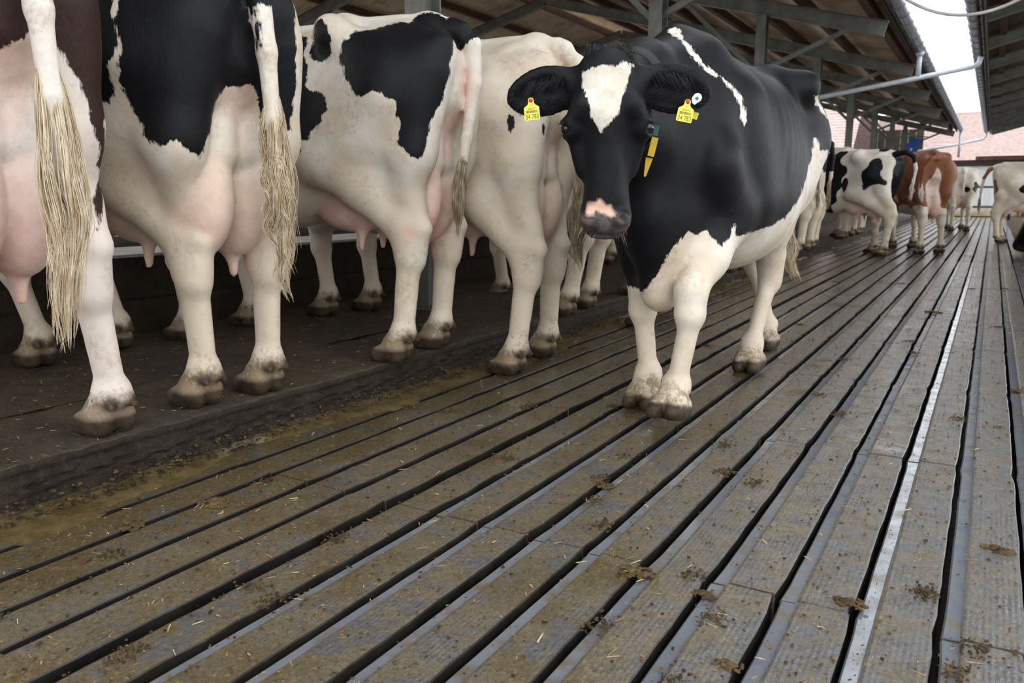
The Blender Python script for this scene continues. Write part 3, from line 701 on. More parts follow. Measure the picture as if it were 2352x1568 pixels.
# ---------------------------------------------------------------- coats
def coat_mat(name, dark, dark2, white=(.74, .70, .635), cream=(.60, .50, .375)):
    t = NT(name); p = t.coord(); st = t.coord(scale=(1, 1, .22))
    e = t.math('MULTIPLY', t.math('SUBTRACT', t.noise(p, 16, 3, .6), .5), .038)
    e2 = t.math('MULTIPLY', t.math('SUBTRACT', t.noise(st, 120, 2, .6), .5), .020)
    d = t.math('ADD', t.math('ADD', t.attr('coat'), e), e2)
    m = t.ramp(d, -.003, .003)
    hair = t.noise(st, 260, 3, .65); pat = t.noise(p, 5, 4, .6); pat2 = t.noise(p, 22, 4, .6)
    w = t.mix(t.ramp(t.math('ADD', pat, t.math('MULTIPLY', t.attr('cream'), .5)), .42, .72), white, cream)
    w = t.mix(t.ramp(hair, .3, .7, 0, .30), w, tuple(c*.78 for c in white))
    gr = t.math('MULTIPLY', t.ramp(t.noise(p, 7, 6, .72), .47, .66), t.ramp(t.noise(p, 46, 4, .7), .40, .66)); w = t.mix(t.math('MULTIPLY', gr, .62), w, (.30, .225, .135))
    pk = t.mix(t.ramp(pat2, .35, .65), (.64, .36, .30), (.74, .50, .42))
    w = t.mix(t.attr('pink'), w, pk)
    dk = t.mix(t.ramp(hair, .3, .75), dark, dark2)
    c = t.mix(m, w, dk)
    dm = t.ramp(t.math('ADD', t.attr('dirt'), t.math('MULTIPLY', t.math('ADD', t.math('SUBTRACT', t.noise(p, 13, 5, .7), .5), t.math('MULTIPLY', t.math('SUBTRACT', t.noise(p, 70, 3, .7), .5), .7)), 1.0)), .42, .74)
    c = t.mix(t.math('MULTIPLY', dm, .85), c, t.mix(pat2, (.085, .055, .026), (.20, .135, .065)))
    mz = t.attr('muzzle'); c = t.mix(mz, c, t.mix(t.ramp(pat2, .4, .6), (.035, .030, .030), (.10, .082, .078)))
    c = t.mix(t.attr('nosepink'), c, (.70, .44, .34))
    hf = t.attr('hoof'); c = t.mix(hf, c, t.mix(t.ramp(pat2, .4, .65), (.022, .015, .009), (.062, .042, .024)))
    r = t.math('SUBTRACT', t.ramp(hair, .2, .8, .42, .66), t.math('MULTIPLY', mz, .24))
    fold = t.noise(p, 9, 3, .5)
    t.set(col=c, rough=r, spec=.20, sheen=.015, sheenr=.4, normal=t.bump(t.noise(st, 210, 3, .7), .30, .004, t.bump(fold, .25, .02)))
coat_mat('coat_black', (.0020, .0022, .0030), (.0065, .007, .0090))
coat_mat('coat_brown', (.020, .010, .008), (.045, .021, .015), (.75, .71, .66), (.70, .60, .52))
coat_mat('coat_red', (.17, .062, .030), (.27, .105, .052))
coat_mat('coat_cream', (.30, .14, .05), (.42, .22, .09), (.77, .72, .64), (.66, .56, .42))
def hair_mat(name, a, b):
    t = NT(name); c = t.n('ShaderNodeObjectInfo'); n = t.noise(t.coord(scale=(1, 1, .3)), 60, 3); z = t.attr('along')
    t.set(col=t.mix(t.ramp(n, .35, .65), a, b), rough=.5, spec=.4)
hair_mat('hair_blond', (.50, .37, .21), (.78, .68, .52)); hair_mat('hair_black', (.006, .006, .007), (.02, .02, .022)); hair_mat('hair_dirty', (.20, .145, .085), (.55, .45, .30)); hair_mat('hair_white', (.66, .60, .52), (.80, .76, .70))
t = NT('eye_dark'); t.set(col=(.006, .005, .007), rough=.10, spec=.5)
t = NT('eye_white'); t.set(col=(.45, .34, .32), rough=.25)
t = NT('tag_yellow'); t.set(col=(.80, .66, .05), rough=.42)
t = NT('tag_ink'); t.set(col=(.06, .055, .03), rough=.6)
t = NT('button_red'); t.set(col=(.55, .02, .03), rough=.35)
t = NT('tag_white'); t.set(col=(.74, .74, .68), rough=.5)
t = NT('button_green'); t.set(col=(.03, .22, .12), rough=.4)
t = NT('collar_strap'); t.set(col=(.010, .009, .009), rough=.7)
t = NT('collar_yellow'); t.set(col=(.62, .40, .01), rough=.45)
t = NT('collar_green'); t.set(col=(.01, .10, .085), rough=.45)
t = NT('band_red'); t.set(col=(.20, .035, .03), rough=.6)

def paint(info, base, ops, legs_white=None, dirt_h=.45, dirt=1.0, creamy=0., nose=None, rosy=1.):
    """coat attributes: signed distance to dark patches, pink skin, dirt, horn"""
    V, N = info['V'], info['N']; HY, W = info['HY'], info['W']
    sd = np.full(len(V), .2 if base == 'dark' else -.2)
    for op in ops:
        kind, ang, poly = op[0], op[1], op[2]; mirror = op[3] if len(op) > 3 else True
        if ang == 'head': P = info['head'].loc(V); s = poly_sd(P[:, 0], P[:, 1], poly); s = np.minimum(s, (P[:, 2]+.12))
        elif ang == 'ball': s = poly[3]-np.linalg.norm((V-np.asarray(poly[:3]))/np.asarray(poly[4] if len(poly) > 4 else (1, 1, 1)), axis=1)+poly[3]*.28*(np.sin(V[:, 1]*21+V[:, 2]*9+poly[1]*50)+.7*np.sin(V[:, 2]*27-V[:, 1]*14+poly[2]*40))*.6
        elif ang == 'below': s = poly-V[:, 2]+0*V[:, 0]
        elif ang == 'fn': s = poly(V, N)
        else:
            a = math.radians(ang); d = np.array((-math.cos(a), -math.sin(a))); u = np.array((-d[1], d[0]))   # 0 = left side, 90 = rear
            g = N[:, 0]*d[0]+N[:, 1]*d[1]; s = poly_sd(V[:, 0]*u[0]+V[:, 1]*u[1], V[:, 2], poly); s = np.minimum(s, (g+.12)*.15)
            if mirror:
                g2 = -N[:, 0]*d[0]+N[:, 1]*d[1]; s2 = poly_sd(-V[:, 0]*u[0]+V[:, 1]*u[1], V[:, 2], poly); s2 = np.minimum(np.minimum(s2, (g2+.12)*.15), (-g-.08)*.3); s = np.maximum(s, s2)
        sd = np.maximum(sd, s) if kind == 'd' else np.minimum(sd, -s)
    x, y, z = V.T
    pink = np.zeros(len(V))
    if info['udder']:
        u = info['udder']
        q = np.sqrt(((np.abs(x)-.074)/(.092*u))**2+((y-HY+.265)/(.155*u))**2+((z-.725)/(.205*u))**2); q3 = np.sqrt(((np.abs(x)-.075)/(.09*u))**2+((y-HY)/(.20*u))**2+((z-.68)/(.12*u))**2)
        pink = np.clip((1.10-np.minimum(q, q3))/.10, 0, 1)*(.25+.60*np.clip((.86-z)/.25, 0, 1))
        q2 = np.sqrt((x/.075)**2+((y-HY+.42)/.09)**2+((z-1.10)/.24)**2); pink = np.maximum(pink, np.clip((1.1-q2)/.4, 0, .60))
        teat = (z < .60) & (z > .40) & (np.abs(x) < .125) & (y < HY+.02) & (y > HY-.30); pink = np.where(teat, np.maximum(pink, np.clip((.585-z)/.03, 0, 1)), pink)
        vul = np.exp(-((x/.035)**2+((y-HY+.49)/.07)**2+((z-1.20)/.11)**2)); pink = np.maximum(pink, vul*.75)
    pink = pink*rosy
    hoof = np.zeros(len(V)); dr = np.clip((dirt_h-z)/dirt_h, 0, 1)**1.3*.62*dirt
    for fr in info['feet']:
        P = fr.loc(V); near = (np.abs(P[:, 0]) < .1) & (P[:, 1] > -.16) & (P[:, 1] < .14) & (P[:, 2] < .22)
        hh = np.clip((.066+.10*np.clip(-P[:, 1]-.02, -.05, .1)*0-P[:, 2])/.012, 0, 1); dew = np.exp(-(((np.abs(P[:, 0])-.034)/.02)**2+((P[:, 1]+.10)/.022)**2+((P[:, 2]-.105)/.025)**2))
        hoof = np.where(near, np.maximum(hoof, np.maximum(hh, np.clip(dew*1.6, 0, 1))), hoof)
        dr = np.where(near, np.maximum(dr, np.clip((.20-P[:, 2])/.10, 0, 1)*.80*dirt), dr); low = (np.abs(P[:, 0]) < .1) & (np.abs(P[:, 1]) < .18) & (P[:, 2] < .30); dr = np.where(low, np.maximum(dr, np.clip((.30-P[:, 2])/.30, 0, 1)*.60*dirt), dr)
        hk = np.exp(-(((P[:, 0])/.09)**2+((P[:, 1]+.13)/.06)**2+((P[:, 2]-.56)/.07)**2)); dr = np.maximum(dr, .38*hk*dirt)
    cr = np.clip((1.15-z)/.8, 0, 1)*.5+creamy
    P = info['head'].loc(V); mzz = np.clip((P[:, 1]-.452-.25*np.abs(P[:, 0])**1.3)/.012, 0, 1)*np.clip((P[:, 2]+.075)/.02, 0, 1)*(np.abs(P[:, 0]) < .12)
    npk = np.zeros(len(V))
    if nose is not None: npk = np.clip(np.minimum(poly_sd(P[:, 0], P[:, 1], nose), P[:, 2]+.08)/.006+.5, 0, 1)
    return dict(coat=sd, pink=pink, dirt=dr, hoof=hoof, cream=cr, muzzle=mzz, nosepink=npk)

def strands(name, mat, roots, path, n, spread, r, parent, seed=0, curl=.02, wave=5., seg=12, sides=3, clumps=26):
    """hair: thin tapering strands along a path, gathered in wavy locks"""
    rg = np.random.default_rng(seed); P = np.asarray(path, float); L = np.concatenate([[0], np.cumsum(np.linalg.norm(np.diff(P, axis=0), axis=1))])
    ca = rg.uniform(0, 6.28, clumps); cr = np.sqrt(rg.random(clumps)); cph = rg.uniform(0, 6.28, (clumps, 2)); cam_ = rg.uniform(.4, 1.5, clumps); cend = rg.uniform(.70, 1.0, clumps); cend[:3] = 1.0; cw = rg.uniform(.7, 1.3, clumps)
    V = []; Q = []
    for i in range(n):
        k = i % clumps; t0 = rg.uniform(*roots)*rg.random(); t1 = max(t0+.25, cend[k]*rg.uniform(.82, 1.0)); ts = np.linspace(t0, min(t1, 1.), seg)
        C = np.stack([np.interp(ts*L[-1], L, P[:, j]) for j in range(3)], 1); s = np.linspace(0, 1, seg)
        env = spread(ts) if callable(spread) else np.full(seg, spread)
        a = rg.uniform(0, 6.28); own = .34*math.sqrt(rg.random())*(1-.75*s); fly = .35*rg.random()**6
        ox = math.cos(ca[k])*cr[k]+math.cos(a)*(own+fly*s*2); oy = (math.sin(ca[k])*cr[k]+math.sin(a)*(own+fly*s*2))*.75
        am = curl*cam_[k]*np.clip(ts*1.6, 0, 1)
        C[:, 0] += ox*env+am*np.sin(ts*wave*cw[k]*6.28+cph[k, 0]); C[:, 1] += oy*env+am*np.cos(ts*wave*cw[k]*6.28+cph[k, 1])
        rad = r*rg.uniform(.7, 1.3)*(1-.8*s**2); b0 = len(V); T = np.gradient(C, axis=0); T /= np.maximum(np.linalg.norm(T, axis=1), 1e-9)[:, None]
        X = np.cross(T, (0.3, .9, .1)); X /= np.maximum(np.linalg.norm(X, axis=1), 1e-9)[:, None]; Y = np.cross(T, X)
        ang = 2*math.pi*np.arange(sides)/sides
        V.append((C[:, None, :]+(X[:, None, :]*np.cos(ang)[None, :, None]+Y[:, None, :]*np.sin(ang)[None, :, None])*rad[:, None, None]).reshape(-1, 3))
        j, kk = np.meshgrid(np.arange(seg-1), np.arange(sides), indexing='ij'); k2 = (kk+1) % sides; base = i*seg*sides
        Q.append(np.stack([base+j*sides+kk, base+j*sides+k2, base+(j+1)*sides+k2, base+(j+1)*sides+kk], -1).reshape(-1, 4))
    me = quads_to_mesh(name, np.concatenate(V), np.concatenate(Q)); me.materials.append(MATS[mat]); return link(name, me, parent)

def make_cow(label, loc, rz_, info, attrs, mat, tail_hair=None, group=None, scale=1.):
    e = tag(empty('cow', loc, rz_), label, 'cow', group); e.scale = (scale,)*3
    me = quads_to_mesh('body', info['V'], info['Q'], attrs); me.materials.append(MATS[mat]); b = link('body', me, e)
    if tail_hair:
        th = dict(tail_hair); path = th.pop('path'); hm = th.pop('mat'); n = th.pop('n')
        strands('tail_switch', hm, th.pop('roots', (0, .55)), path, n, th.pop('spread'), th.pop('r', .0022), e, **th)
    return e
HERD = {}
def W2(x, y): return (x, y)
DN = -math.pi/2                                       # heading of a cow that faces -x (towards the manger): local +y -> -x  => rotation +90 deg
FACE_FEED = math.pi/2

# --- walking cow
hd_R = lambda fwd, tilt, roll: None
def head_frame(pos, face, down):
    """pos: poll; face: direction the face looks; down: towards the muzzle"""
    z = np.asarray(face, float); z /= np.linalg.norm(z); y = np.asarray(down, float); y -= z*(y@z); y /= np.linalg.norm(y); x = np.cross(y, z)
    return Frame(pos, np.stack([x, y, z], 1))
MX, MY = -1.06, 3.68; MS = .98                        # walking cow, faces -Y
def to_local(p): return np.array((-(p[0]-MX), -(p[1]-MY), p[2]))/MS
def dir_local(d): return np.array((-d[0], -d[1], d[2]))
mh = head_frame(to_local((-1.035, 2.33, 1.245)), dir_local((.40, -.90, -.04)), dir_local((.05, -.10, -1)))
walk = cow_shape(h=.009, hooks=-.42, withers=.64, head=mh, detail=True, udder=.82, belly=.01, girth=1.02, neck=(0, 0, .05), brisket=.25,
    front={'R': dict(foot=(.10, .67, 0)), 'L': dict(foot=(-.10, .93, .035), knee=(-.15, .86, .47), pitch=.25)},
    rear={'L': dict(foot=(-.10, -.25, 0), hock=(-.14, -.44, .52)), 'R': dict(foot=(-.03, -.88, 0), hock=(.06, -.92, .545))},
    tail=[(0, -.98, 1.33), (.01, -1.02, 1.15), (-.02, -1.0, .92), (-.05, -.98, .75)])
HERD['walk'] = (walk, (MX, MY, 0), math.pi, MS)
# --- feeding row
def feeder(key, X, Y, z, rear=None, front=None, turn=0., scale=1., face=FACE_FEED, **kw):
    """X,Y: point below the pin bones; feet given in world x,y and height above the cow's base"""
    rzv = face+turn; c, s = math.cos(rzv), math.sin(rzv); hooks = kw.pop('hooks', -.36)
    o = np.array((X, Y))-np.array((-s*(hooks-.46), c*(hooks-.46)))*scale
    def lf(p): d = (np.array(p[:2])-o)/scale; return (c*d[0]+s*d[1], -s*d[0]+c*d[1], (p[2] if len(p) > 2 else 0.)/scale)
    R = {k: dict(foot=lf(v)) for k, v in (rear or {}).items()}; Fr = {k: dict(foot=lf(v)) for k, v in (front or {}).items()}
    info = cow_shape(hooks=hooks, rear=R, front=Fr, **kw); HERD[key] = (info, (o[0], o[1], z), rzv, scale); return info
T0 = [(0, -.935, 1.36), (0, -.965, 1.2), (0, -.955, .95), (0, -.945, .78)]
feeder('c1', -2.08, 1.14, PH, {'L': (-2.32, 1.02), 'R': (-2.30, 1.43)}, {'L': (-3.55, 1.0), 'R': (-3.50, 1.40)}, udder=1.12, h=.012, tail=[(.015, -.915, 1.34), (.02, -.93, 1.15), (.03, -.93, .95), (.04, -.925, .75)])
feeder('c2', -2.05, 1.845, PH, {'L': (-2.33, 1.79), 'R': (-2.29, 2.04)}, {'L': (-3.48, 1.88), 'R': (-3.54, 2.28)}, udder=1.05, h=.012, tail=[(-.01, -.90, 1.34), (.0, -.915, 1.15), (.01, -.915, .95), (.025, -.91, .72)])
feeder('c3', -2.02, 2.95, PH, {'L': (-2.22, 2.74), 'R': (-2.26, 3.08)}, {'L': (-3.47, 2.62), 'R': (-3.55, 3.10)}, turn=.14, udder=1.05, h=.012, tail=[(.01, -.90, 1.34), (.02, -.905, 1.18), (-.01, -.88, .95), (-.05, -.86, .72)])
feeder('c4', -1.80, 3.48, 0.07, {'L': (-1.95, 3.27, -.07), 'R': (-2.02, 3.72, -.07)}, {'L': (-3.45, 3.60, PH-.07), 'R': (-3.36, 3.90, PH-.07)}, turn=-.08, scale=1.03, udder=1.1, h=.012, tail=[(.03, -.91, 1.33), (.04, -.93, 1.12), (.04, -.93, .92), (.04, -.92, .70)])
feeder('c5', -1.95, 4.64, PH, {'L': (-2.19, 4.32), 'R': (-2.22, 4.68)}, udder=1.0, h=.014, tail=T0)
feeder('c6', -1.72, 5.36, 0.06, {'L': (-1.93, 4.95, -.06), 'R': (-2.22, 5.50, PH-.06)}, udder=1.1, h=.015, tail=T0)

# --- loose cows further down the alley, and two generic shapes for the rest of the row
feeder('row_a', 0, 0, 0, udder=1.0, h=.020, tail=T0)
feeder('row_b', 0, 0, 0, {'L': (-.30, -.24), 'R': (-.12, .15)}, udder=1.1, h=.020, tail=[(.02, -.935, 1.36), (.05, -.965, 1.2), (.06, -.955, .95), (.07, -.945, .7)])
feeder('bw', -1.22, 12.55, 0, {'L': (-1.30, 12.35), 'R': (-1.50, 13.0)}, turn=-.38, udder=1.0, h=.018, tail=[(.0, -.98, 1.42), (.04, -1.06, 1.36), (.06, -1.09, 1.2), (.06, -1.07, 1.0)])
feeder('red', -.74, 13.1, 0, {'L': (-.86, 13.05), 'R': (-.62, 13.45)}, face=0, turn=.32, udder=1.05, h=.018, tail=[(-.02, -.935, 1.36), (-.10, -.99, 1.35), (-.20, -1.0, 1.2), (-.22, -.97, .95)])
feeder('white', .02, 17.1, 0, {'L': (.22, 17.35), 'R': (.16, 16.95)}, face=-math.pi/2, turn=.06, scale=.96, udder=1.05, h=.02, tail=[(0, -.95, 1.34), (0, -1.02, 1.2), (0, -1.05, .95), (0, -1.06, .75)])
feeder('behind', -.62, 21.5, 0, face=0, turn=.1, udder=.9, h=.024, tail=T0)
def lying_shape(h=.018):
    S = Sculpt((-.75, -1.15, -.03), (.75, 1.6, 1.1), h); z0 = -.46
    st = [(-.86, .78, .45, .08), (-.74, .90, .25, .22), (-.5, .96, .08, .36), (-.2, .95, .02, .44), (.1, .93, .0, .45), (.4, .92, .03, .40), (.6, .93, .08, .32), (.8, .88, .15, .22), (.95, .74, .30, .10)]
    S.loft(st, .03, I, 2.3, .40)
    for s in (-1, 1):
        S.cone((s*.24, -.38, .88), (s*.1, -.35, .92), .05, .05, .08); S.cone((s*.30, -.5, .35), (s*.46, -.15, .22), .24, .15, .06, (.7, 1, 1)); S.cone((s*.46, -.12, .20), (s*.50, -.52, .10), .09, .06, .04)
        S.cone((s*.50, -.52, .09), (s*.52, -.20, .06), .05, .045, .03); S.cone((s*.52, -.20, .06), (s*.52, -.10, .05), .05, .045, .02)
        S.cone((s*.22, .62, .45), (s*.30, .90, .14), .13, .07, .06); S.cone((s*.30, .90, .10), (s*.26, .62, .07), .055, .045, .03)
    hd = head_frame((.05, 1.15, 1.02), (.1, .85, .35), (.05, .45, -1))
    S.cone((0, .78, .68), hd.w((0, .1, -.12)), .20, .11, .06, (.75, 1, 1)); S.cone((0, .82, .45), hd.w((0, .18, -.15)), .16, .09, .06, (.75, 1, 1)); cow_head(S, hd, True, False)
    V, Q = S.mesh(); return dict(V=V, Q=Q, N=vnormals(V, Q), HY=-.36, W=.64, feet=[], head=hd, udder=0, tail=None)
# --- end shapes
# coat patches, outlined in the flat of each cow's side (distance along, height)
PATCH_C3 = (37, [[(0.484, 1.445),(0.542, 1.475),(0.594, 1.464),(0.631, 1.432),(0.645, 1.389),(0.63, 1.33),(0.616, 1.268),(0.597, 1.175),(0.573, 1.098),(0.537, 1.036),(0.52, 1.003),(0.504, 0.931),(0.486, 0.878),(0.469, 0.86),(0.44, 0.869),(0.411, 0.902),(0.386, 0.924),(0.396, 0.956),(0.405, 1.004),(0.386, 1.034),(0.393, 1.065),(0.383, 1.089),(0.349, 1.089),(0.333, 1.112),(0.295, 1.128),(0.258, 1.108),(0.229, 1.115),(0.211, 1.148),(0.199, 1.169),(0.191, 1.217),(0.18, 1.253),(0.184, 1.291),(0.19, 1.331),(0.222, 1.34),(0.245, 1.376),(0.306, 1.382),(0.352, 1.405),(0.406, 1.418),(0.445, 1.426),(0.465, 1.411)], [(0.112, 1.43),(0.133, 1.395),(0.147, 1.342),(0.148, 1.295),(0.137, 1.275),(0.105, 1.267),(0.073, 1.281),(0.063, 1.316),(0.081, 1.36),(0.087, 1.401)], [(0.011, 1.466),(0.029, 1.455),(0.033, 1.401),(0.058, 1.387),(0.05, 1.333),(0.038, 1.302),(0.053, 1.25),(0.053, 1.216),(0.041, 1.166),(0.061, 1.144),(0.08, 1.149),(0.106, 1.132),(0.129, 1.075),(0.126, 1.059),(0.095, 1.043),(0.097, 1.024),(0.056, 0.973),(0.042, 0.944),(-0.005, 0.944),(-0.029, 0.961),(-0.072, 0.956),(-0.113, 0.963),(-0.1, 1.337),(-0.053, 1.469)], [(-0.031, 0.94),(0.012, 0.919),(0.009, 0.897),(-0.016, 0.891),(-0.048, 0.903)]])
PATCH_C2 = (57, [[(0.099, 1.269),(0.088, 1.237),(0.089, 1.183),(0.1, 1.136),(0.082, 1.089),(0.085, 1.038),(0.106, 0.994),(0.129, 0.946),(0.141, 0.89),(0.16, 0.866),(0.18, 0.851),(0.199, 0.867),(0.222, 0.885),(0.249, 0.851),(0.292, 0.827),(0.317, 0.895),(0.329, 0.936),(0.347, 1.0),(0.376, 1.044),(0.416, 1.042),(0.453, 1.064),(0.484, 1.038),(0.501, 0.911),(0.593, 0.932),(0.614, 1.098),(0.616, 1.372),(0.597, 1.486),(0.177, 1.526),(0.11, 1.309)], [(0.065, 1.341),(0.089, 1.296),(0.083, 1.237),(0.085, 1.174),(0.089, 1.143),(0.06, 1.086),(0.072, 1.019),(0.051, 0.983),(0.039, 0.986),(0.013, 1.005),(-0.003, 1.063),(0.02, 1.343)]])
PATCH_C1 = (69, [[(0.214, 1.052),(0.277, 1.062),(0.289, 1.08),(0.329, 1.088),(0.347, 1.106),(0.415, 1.07),(0.436, 1.029),(0.459, 0.994),(0.472, 0.923),(0.484, 0.878),(0.501, 0.844),(0.489, 0.798),(0.497, 0.774),(0.48, 0.722),(0.482, 0.624),(0.499, 0.668),(0.51, 0.829),(0.545, 1.084),(0.539, 1.262),(0.526, 1.445),(0.25, 1.381)]])
PATCH_C4 = (41, [[(0.376, 1.096),(0.402, 1.089),(0.404, 1.047),(0.392, 1.006),(0.377, 1.029)], [(0.417, 1.27),(0.427, 1.269),(0.426, 1.252),(0.419, 1.257)], [(0.528, 1.293),(0.544, 1.28),(0.535, 1.256),(0.527, 1.271)], [(0.566, 1.287),(0.58, 1.253),(0.554, 1.238),(0.549, 1.265)], [(0.523, 1.063),(0.546, 1.051),(0.535, 1.016),(0.524, 1.029)]])
PATCH_C5 = (31, [[(0.291, 1.165),(0.356, 1.102),(0.365, 0.974),(0.314, 0.884),(0.263, 0.924),(0.263, 1.055)]])
PATCH_MW = (-74, [[(-0.222, 1.463),(-0.197, 1.471),(-0.172, 1.463),(-0.157, 1.417),(-0.118, 1.373),(-0.081, 1.332),(-0.033, 1.29),(-0.045, 1.289),(-0.081, 1.31),(-0.116, 1.343),(-0.148, 1.389),(-0.187, 1.43),(-0.207, 1.447)], [(-0.019, 1.287),(0.009, 1.272),(0.034, 1.246),(0.056, 1.214),(0.069, 1.168),(0.076, 1.134),(0.065, 1.12),(0.054, 1.155),(0.06, 1.165),(0.046, 1.198),(0.028, 1.232),(0.003, 1.255)], [(-0.383, 0.419),(-0.237, 0.541),(-0.211, 0.598),(-0.182, 0.649),(-0.159, 0.68),(-0.108, 0.731),(-0.08, 0.724),(-0.049, 0.742),(-0.02, 0.707),(0.007, 0.669),(0.034, 0.713),(0.05, 0.759),(0.059, 0.718),(0.127, 0.722),(0.197, 0.742),(0.253, 0.774),(0.286, 0.806),(0.328, 0.873),(0.362, 0.953),(0.411, 1.054),(0.417, 1.135),(0.435, 1.137),(0.459, 1.087),(0.502, 1.088),(0.681, -0.21),(-0.435, 0.079)], [(0.404, 1.333),(0.423, 1.332),(0.465, 1.292),(0.491, 1.245),(0.456, 1.271),(0.418, 1.303)]])
PATCH_MH = [[(0.077, 0.029),(0.061, 0.021),(0.035, 0.018),(0.017, 0.008),(-0.017, 0.014),(-0.051, 0.001),(-0.075, 0.01),(-0.065, 0.035),(-0.058, 0.072),(-0.044, 0.114),(-0.027, 0.164),(0.003, 0.195),(0.022, 0.212),(0.037, 0.192),(0.052, 0.162),(0.06, 0.113),(0.071, 0.07)], [(0.06, 0.432),(0.032, 0.427),(0.019, 0.416),(-0.002, 0.438),(-0.017, 0.438),(-0.019, 0.455),(-0.034, 0.461),(-0.02, 0.475),(0.008, 0.463),(0.032, 0.453),(0.044, 0.469),(0.056, 0.474),(0.065, 0.457)]]

# ---------------------------------------------------------------- the herd
def below(z): return ('w', 'below', z)
def tail_white(z0, x0=.01, y0=-.880):        # tails are white below some height
    return ('w', 'fn', lambda V, N: np.minimum(np.minimum(z0-V[:, 2], .045-np.abs(V[:, 0]-x0)), (y0-V[:, 1])))
def switch(path, n=170, mat='hair_blond', w=.045, seed=1, **kw):
    return dict(path=path, n=n, mat=mat, seed=seed, spread=lambda t: w*(.40+.95*np.sin(np.clip(t, 0, 1)**.8*math.pi)), roots=(0, .6), r=kw.pop('r', .0012), curl=kw.pop('curl', .012), wave=kw.pop('wave', 2.0), **kw)
def put(key, label, base, ops, mat, hair=None, group='cows feeding in a row', sore=False, **kw):
    info, loc, rzv, scl = HERD[key]; at = paint(info, base, ops, **kw)
    if sore:
        P = info['feet'][0].loc(info['V']); q = np.sqrt(((P[:, 1]+.125)/.028)**2+((P[:, 2]-.56)/.026)**2); at['nosepink'] = np.where((P[:, 0] < 0) & (P[:, 0] > -.12), np.clip(1.3-q, 0, .9), at['nosepink'])
    return make_cow(label, loc, rzv, info, at, mat, hair, group, scl)
def D(ang, polys): return [('d', ang, p) for p in polys]
LW = [('w', 'fn', lambda V, N: (.74-V[:, 2]))]
c1 = put('c1', 'dark brown and pink-white cow at the left edge with a long cream tail', 'white', D(*PATCH_C1)+[tail_white(2.0, .022)], 'coat_brown',
    switch([(.025, -.93, 1.05), (.035, -.93, .85), (.04, -.93, .65), (.02, -.93, .48), (.0, -.93, .33)], 1000, 'hair_blond', .032, 1, curl=.011, wave=2.3), creamy=.12, rosy=.8)
c2 = put('c2', 'black cow with white legs and a wavy white tail, second from the left edge', 'white', D(*PATCH_C2)+[tail_white(1.28)], 'coat_black',
    switch([(.01, -.915, 1.05), (.02, -.915, .80), (.025, -.92, .65), (.03, -.915, .52), (.045, -.915, .37)], 800, 'hair_blond', .034, 2, curl=.013, wave=3.4), creamy=.18, rosy=.55)
c3 = put('c3', 'white cow with large black patches and a red sore on its hock', 'white', D(*PATCH_C3)+[('d', 'ball', (0, -.86, 1.40, .075, (1, 1.3, 1))), tail_white(1.27, .0, -.84)], 'coat_black',
    switch([(-.02, -.875, .90), (-.045, -.865, .78), (-.06, -.86, .66), (-.065, -.86, .53)], 600, 'hair_dirty', .026, 3, curl=.004), creamy=.12, sore=True)
c4 = put('c4', 'cream-white cow with hind feet down on the slats beside the walking cow', 'white', D(*PATCH_C4), 'coat_black',
    switch([(.04, -.93, .90), (.04, -.925, .75), (.03, -.92, .58), (.04, -.92, .40)], 600, 'hair_dirty', .032, 4, curl=.012, wave=2.6), creamy=.30, rosy=.7)
c5 = put('c5', 'cream cow with an orange patch behind the head of the walking cow', 'white', D(*PATCH_C5), 'coat_cream', switch([(0, -.95, .90), (0, -.945, .7), (0, -.94, .5)], 240, 'hair_dirty', .032, 5), creamy=.30)
c6 = put('c6', 'white cow with a red leg band, mostly hidden behind the walking cow', 'white', [], 'coat_black', switch([(0, -.95, .90), (0, -.945, .7), (0, -.94, .5)], 200, 'hair_dirty', .032, 6), creamy=.2)
fr = HERD['c6'][0]['feet'][0]; bc = fr.w((0, -.065, .21))
MB().tube([(bc[0]+.053*math.cos(a), bc[1]+.058*math.sin(a), bc[2]) for a in np.linspace(0, 2*math.pi, 17)], .010, 6, False).build('leg_band', 'band_red', c6)

# the walking cow
wk, wloc, wrz, wsc = HERD['walk']
wops = [('w', PATCH_MW[0], p, False) for p in PATCH_MW[1]]+[('w', 'below', .50), ('w', 'head', PATCH_MH[0])]
wops.append(('d', 'fn', lambda V, N: np.minimum(np.minimum(.5+0*V[:, 2], V[:, 1]-1.02), V[:, 2]-.62)))
wops.append(('w', 'head', PATCH_MH[0]))
wat = paint(wk, 'dark', wops, nose=PATCH_MH[1], dirt=.8)
walker = make_cow('black cow with a white forehead blaze walking towards the camera', wloc, wrz, wk, wat, 'coat_black',
    switch([(-.05, -.98, .85), (-.06, -.985, .7), (-.10, -1.0, .5), (-.16, -1.02, .38)], 500, 'hair_blond', .045, 7, curl=.012), None, wsc)
H = wk['head']
def hw(p): return tuple(H.w(p))
for s in (-1, 1):
    c = H.w((s*.1235, .198, -.033)); bm = bmesh.new(); bmesh.ops.create_uvsphere(bm, u_segments=28, v_segments=18, radius=.0235)
    for f in bm.faces: f.smooth = True
    me = bpy.data.meshes.new('eye'); bm.to_mesh(me); bm.free(); me.materials.append(MATS['eye_dark']); ey = link('eye', me, walker, tuple(c))
    V = []; Q = []; rg = random.Random(s)
    lash = MB()
    for i in range(16):
        t = i/15; p0 = H.w((s*(.126+.016*t), .174+.003*math.sin(t*3.1), -.006-.042*t)); d = H.R @ np.array((s*(.55+.3*t), .25+rg.uniform(-.1, .1), .55-.9*t)); p1 = p0+d*.022
        lash.tube([p0-tuple(c), (p0+p1)/2-tuple(c)+H.R @ np.array((0, .004, 0)), p1-tuple(c)], [.0008, .0007, .0003], 3)
    lash.build('eyelash', 'hair_black', ey)
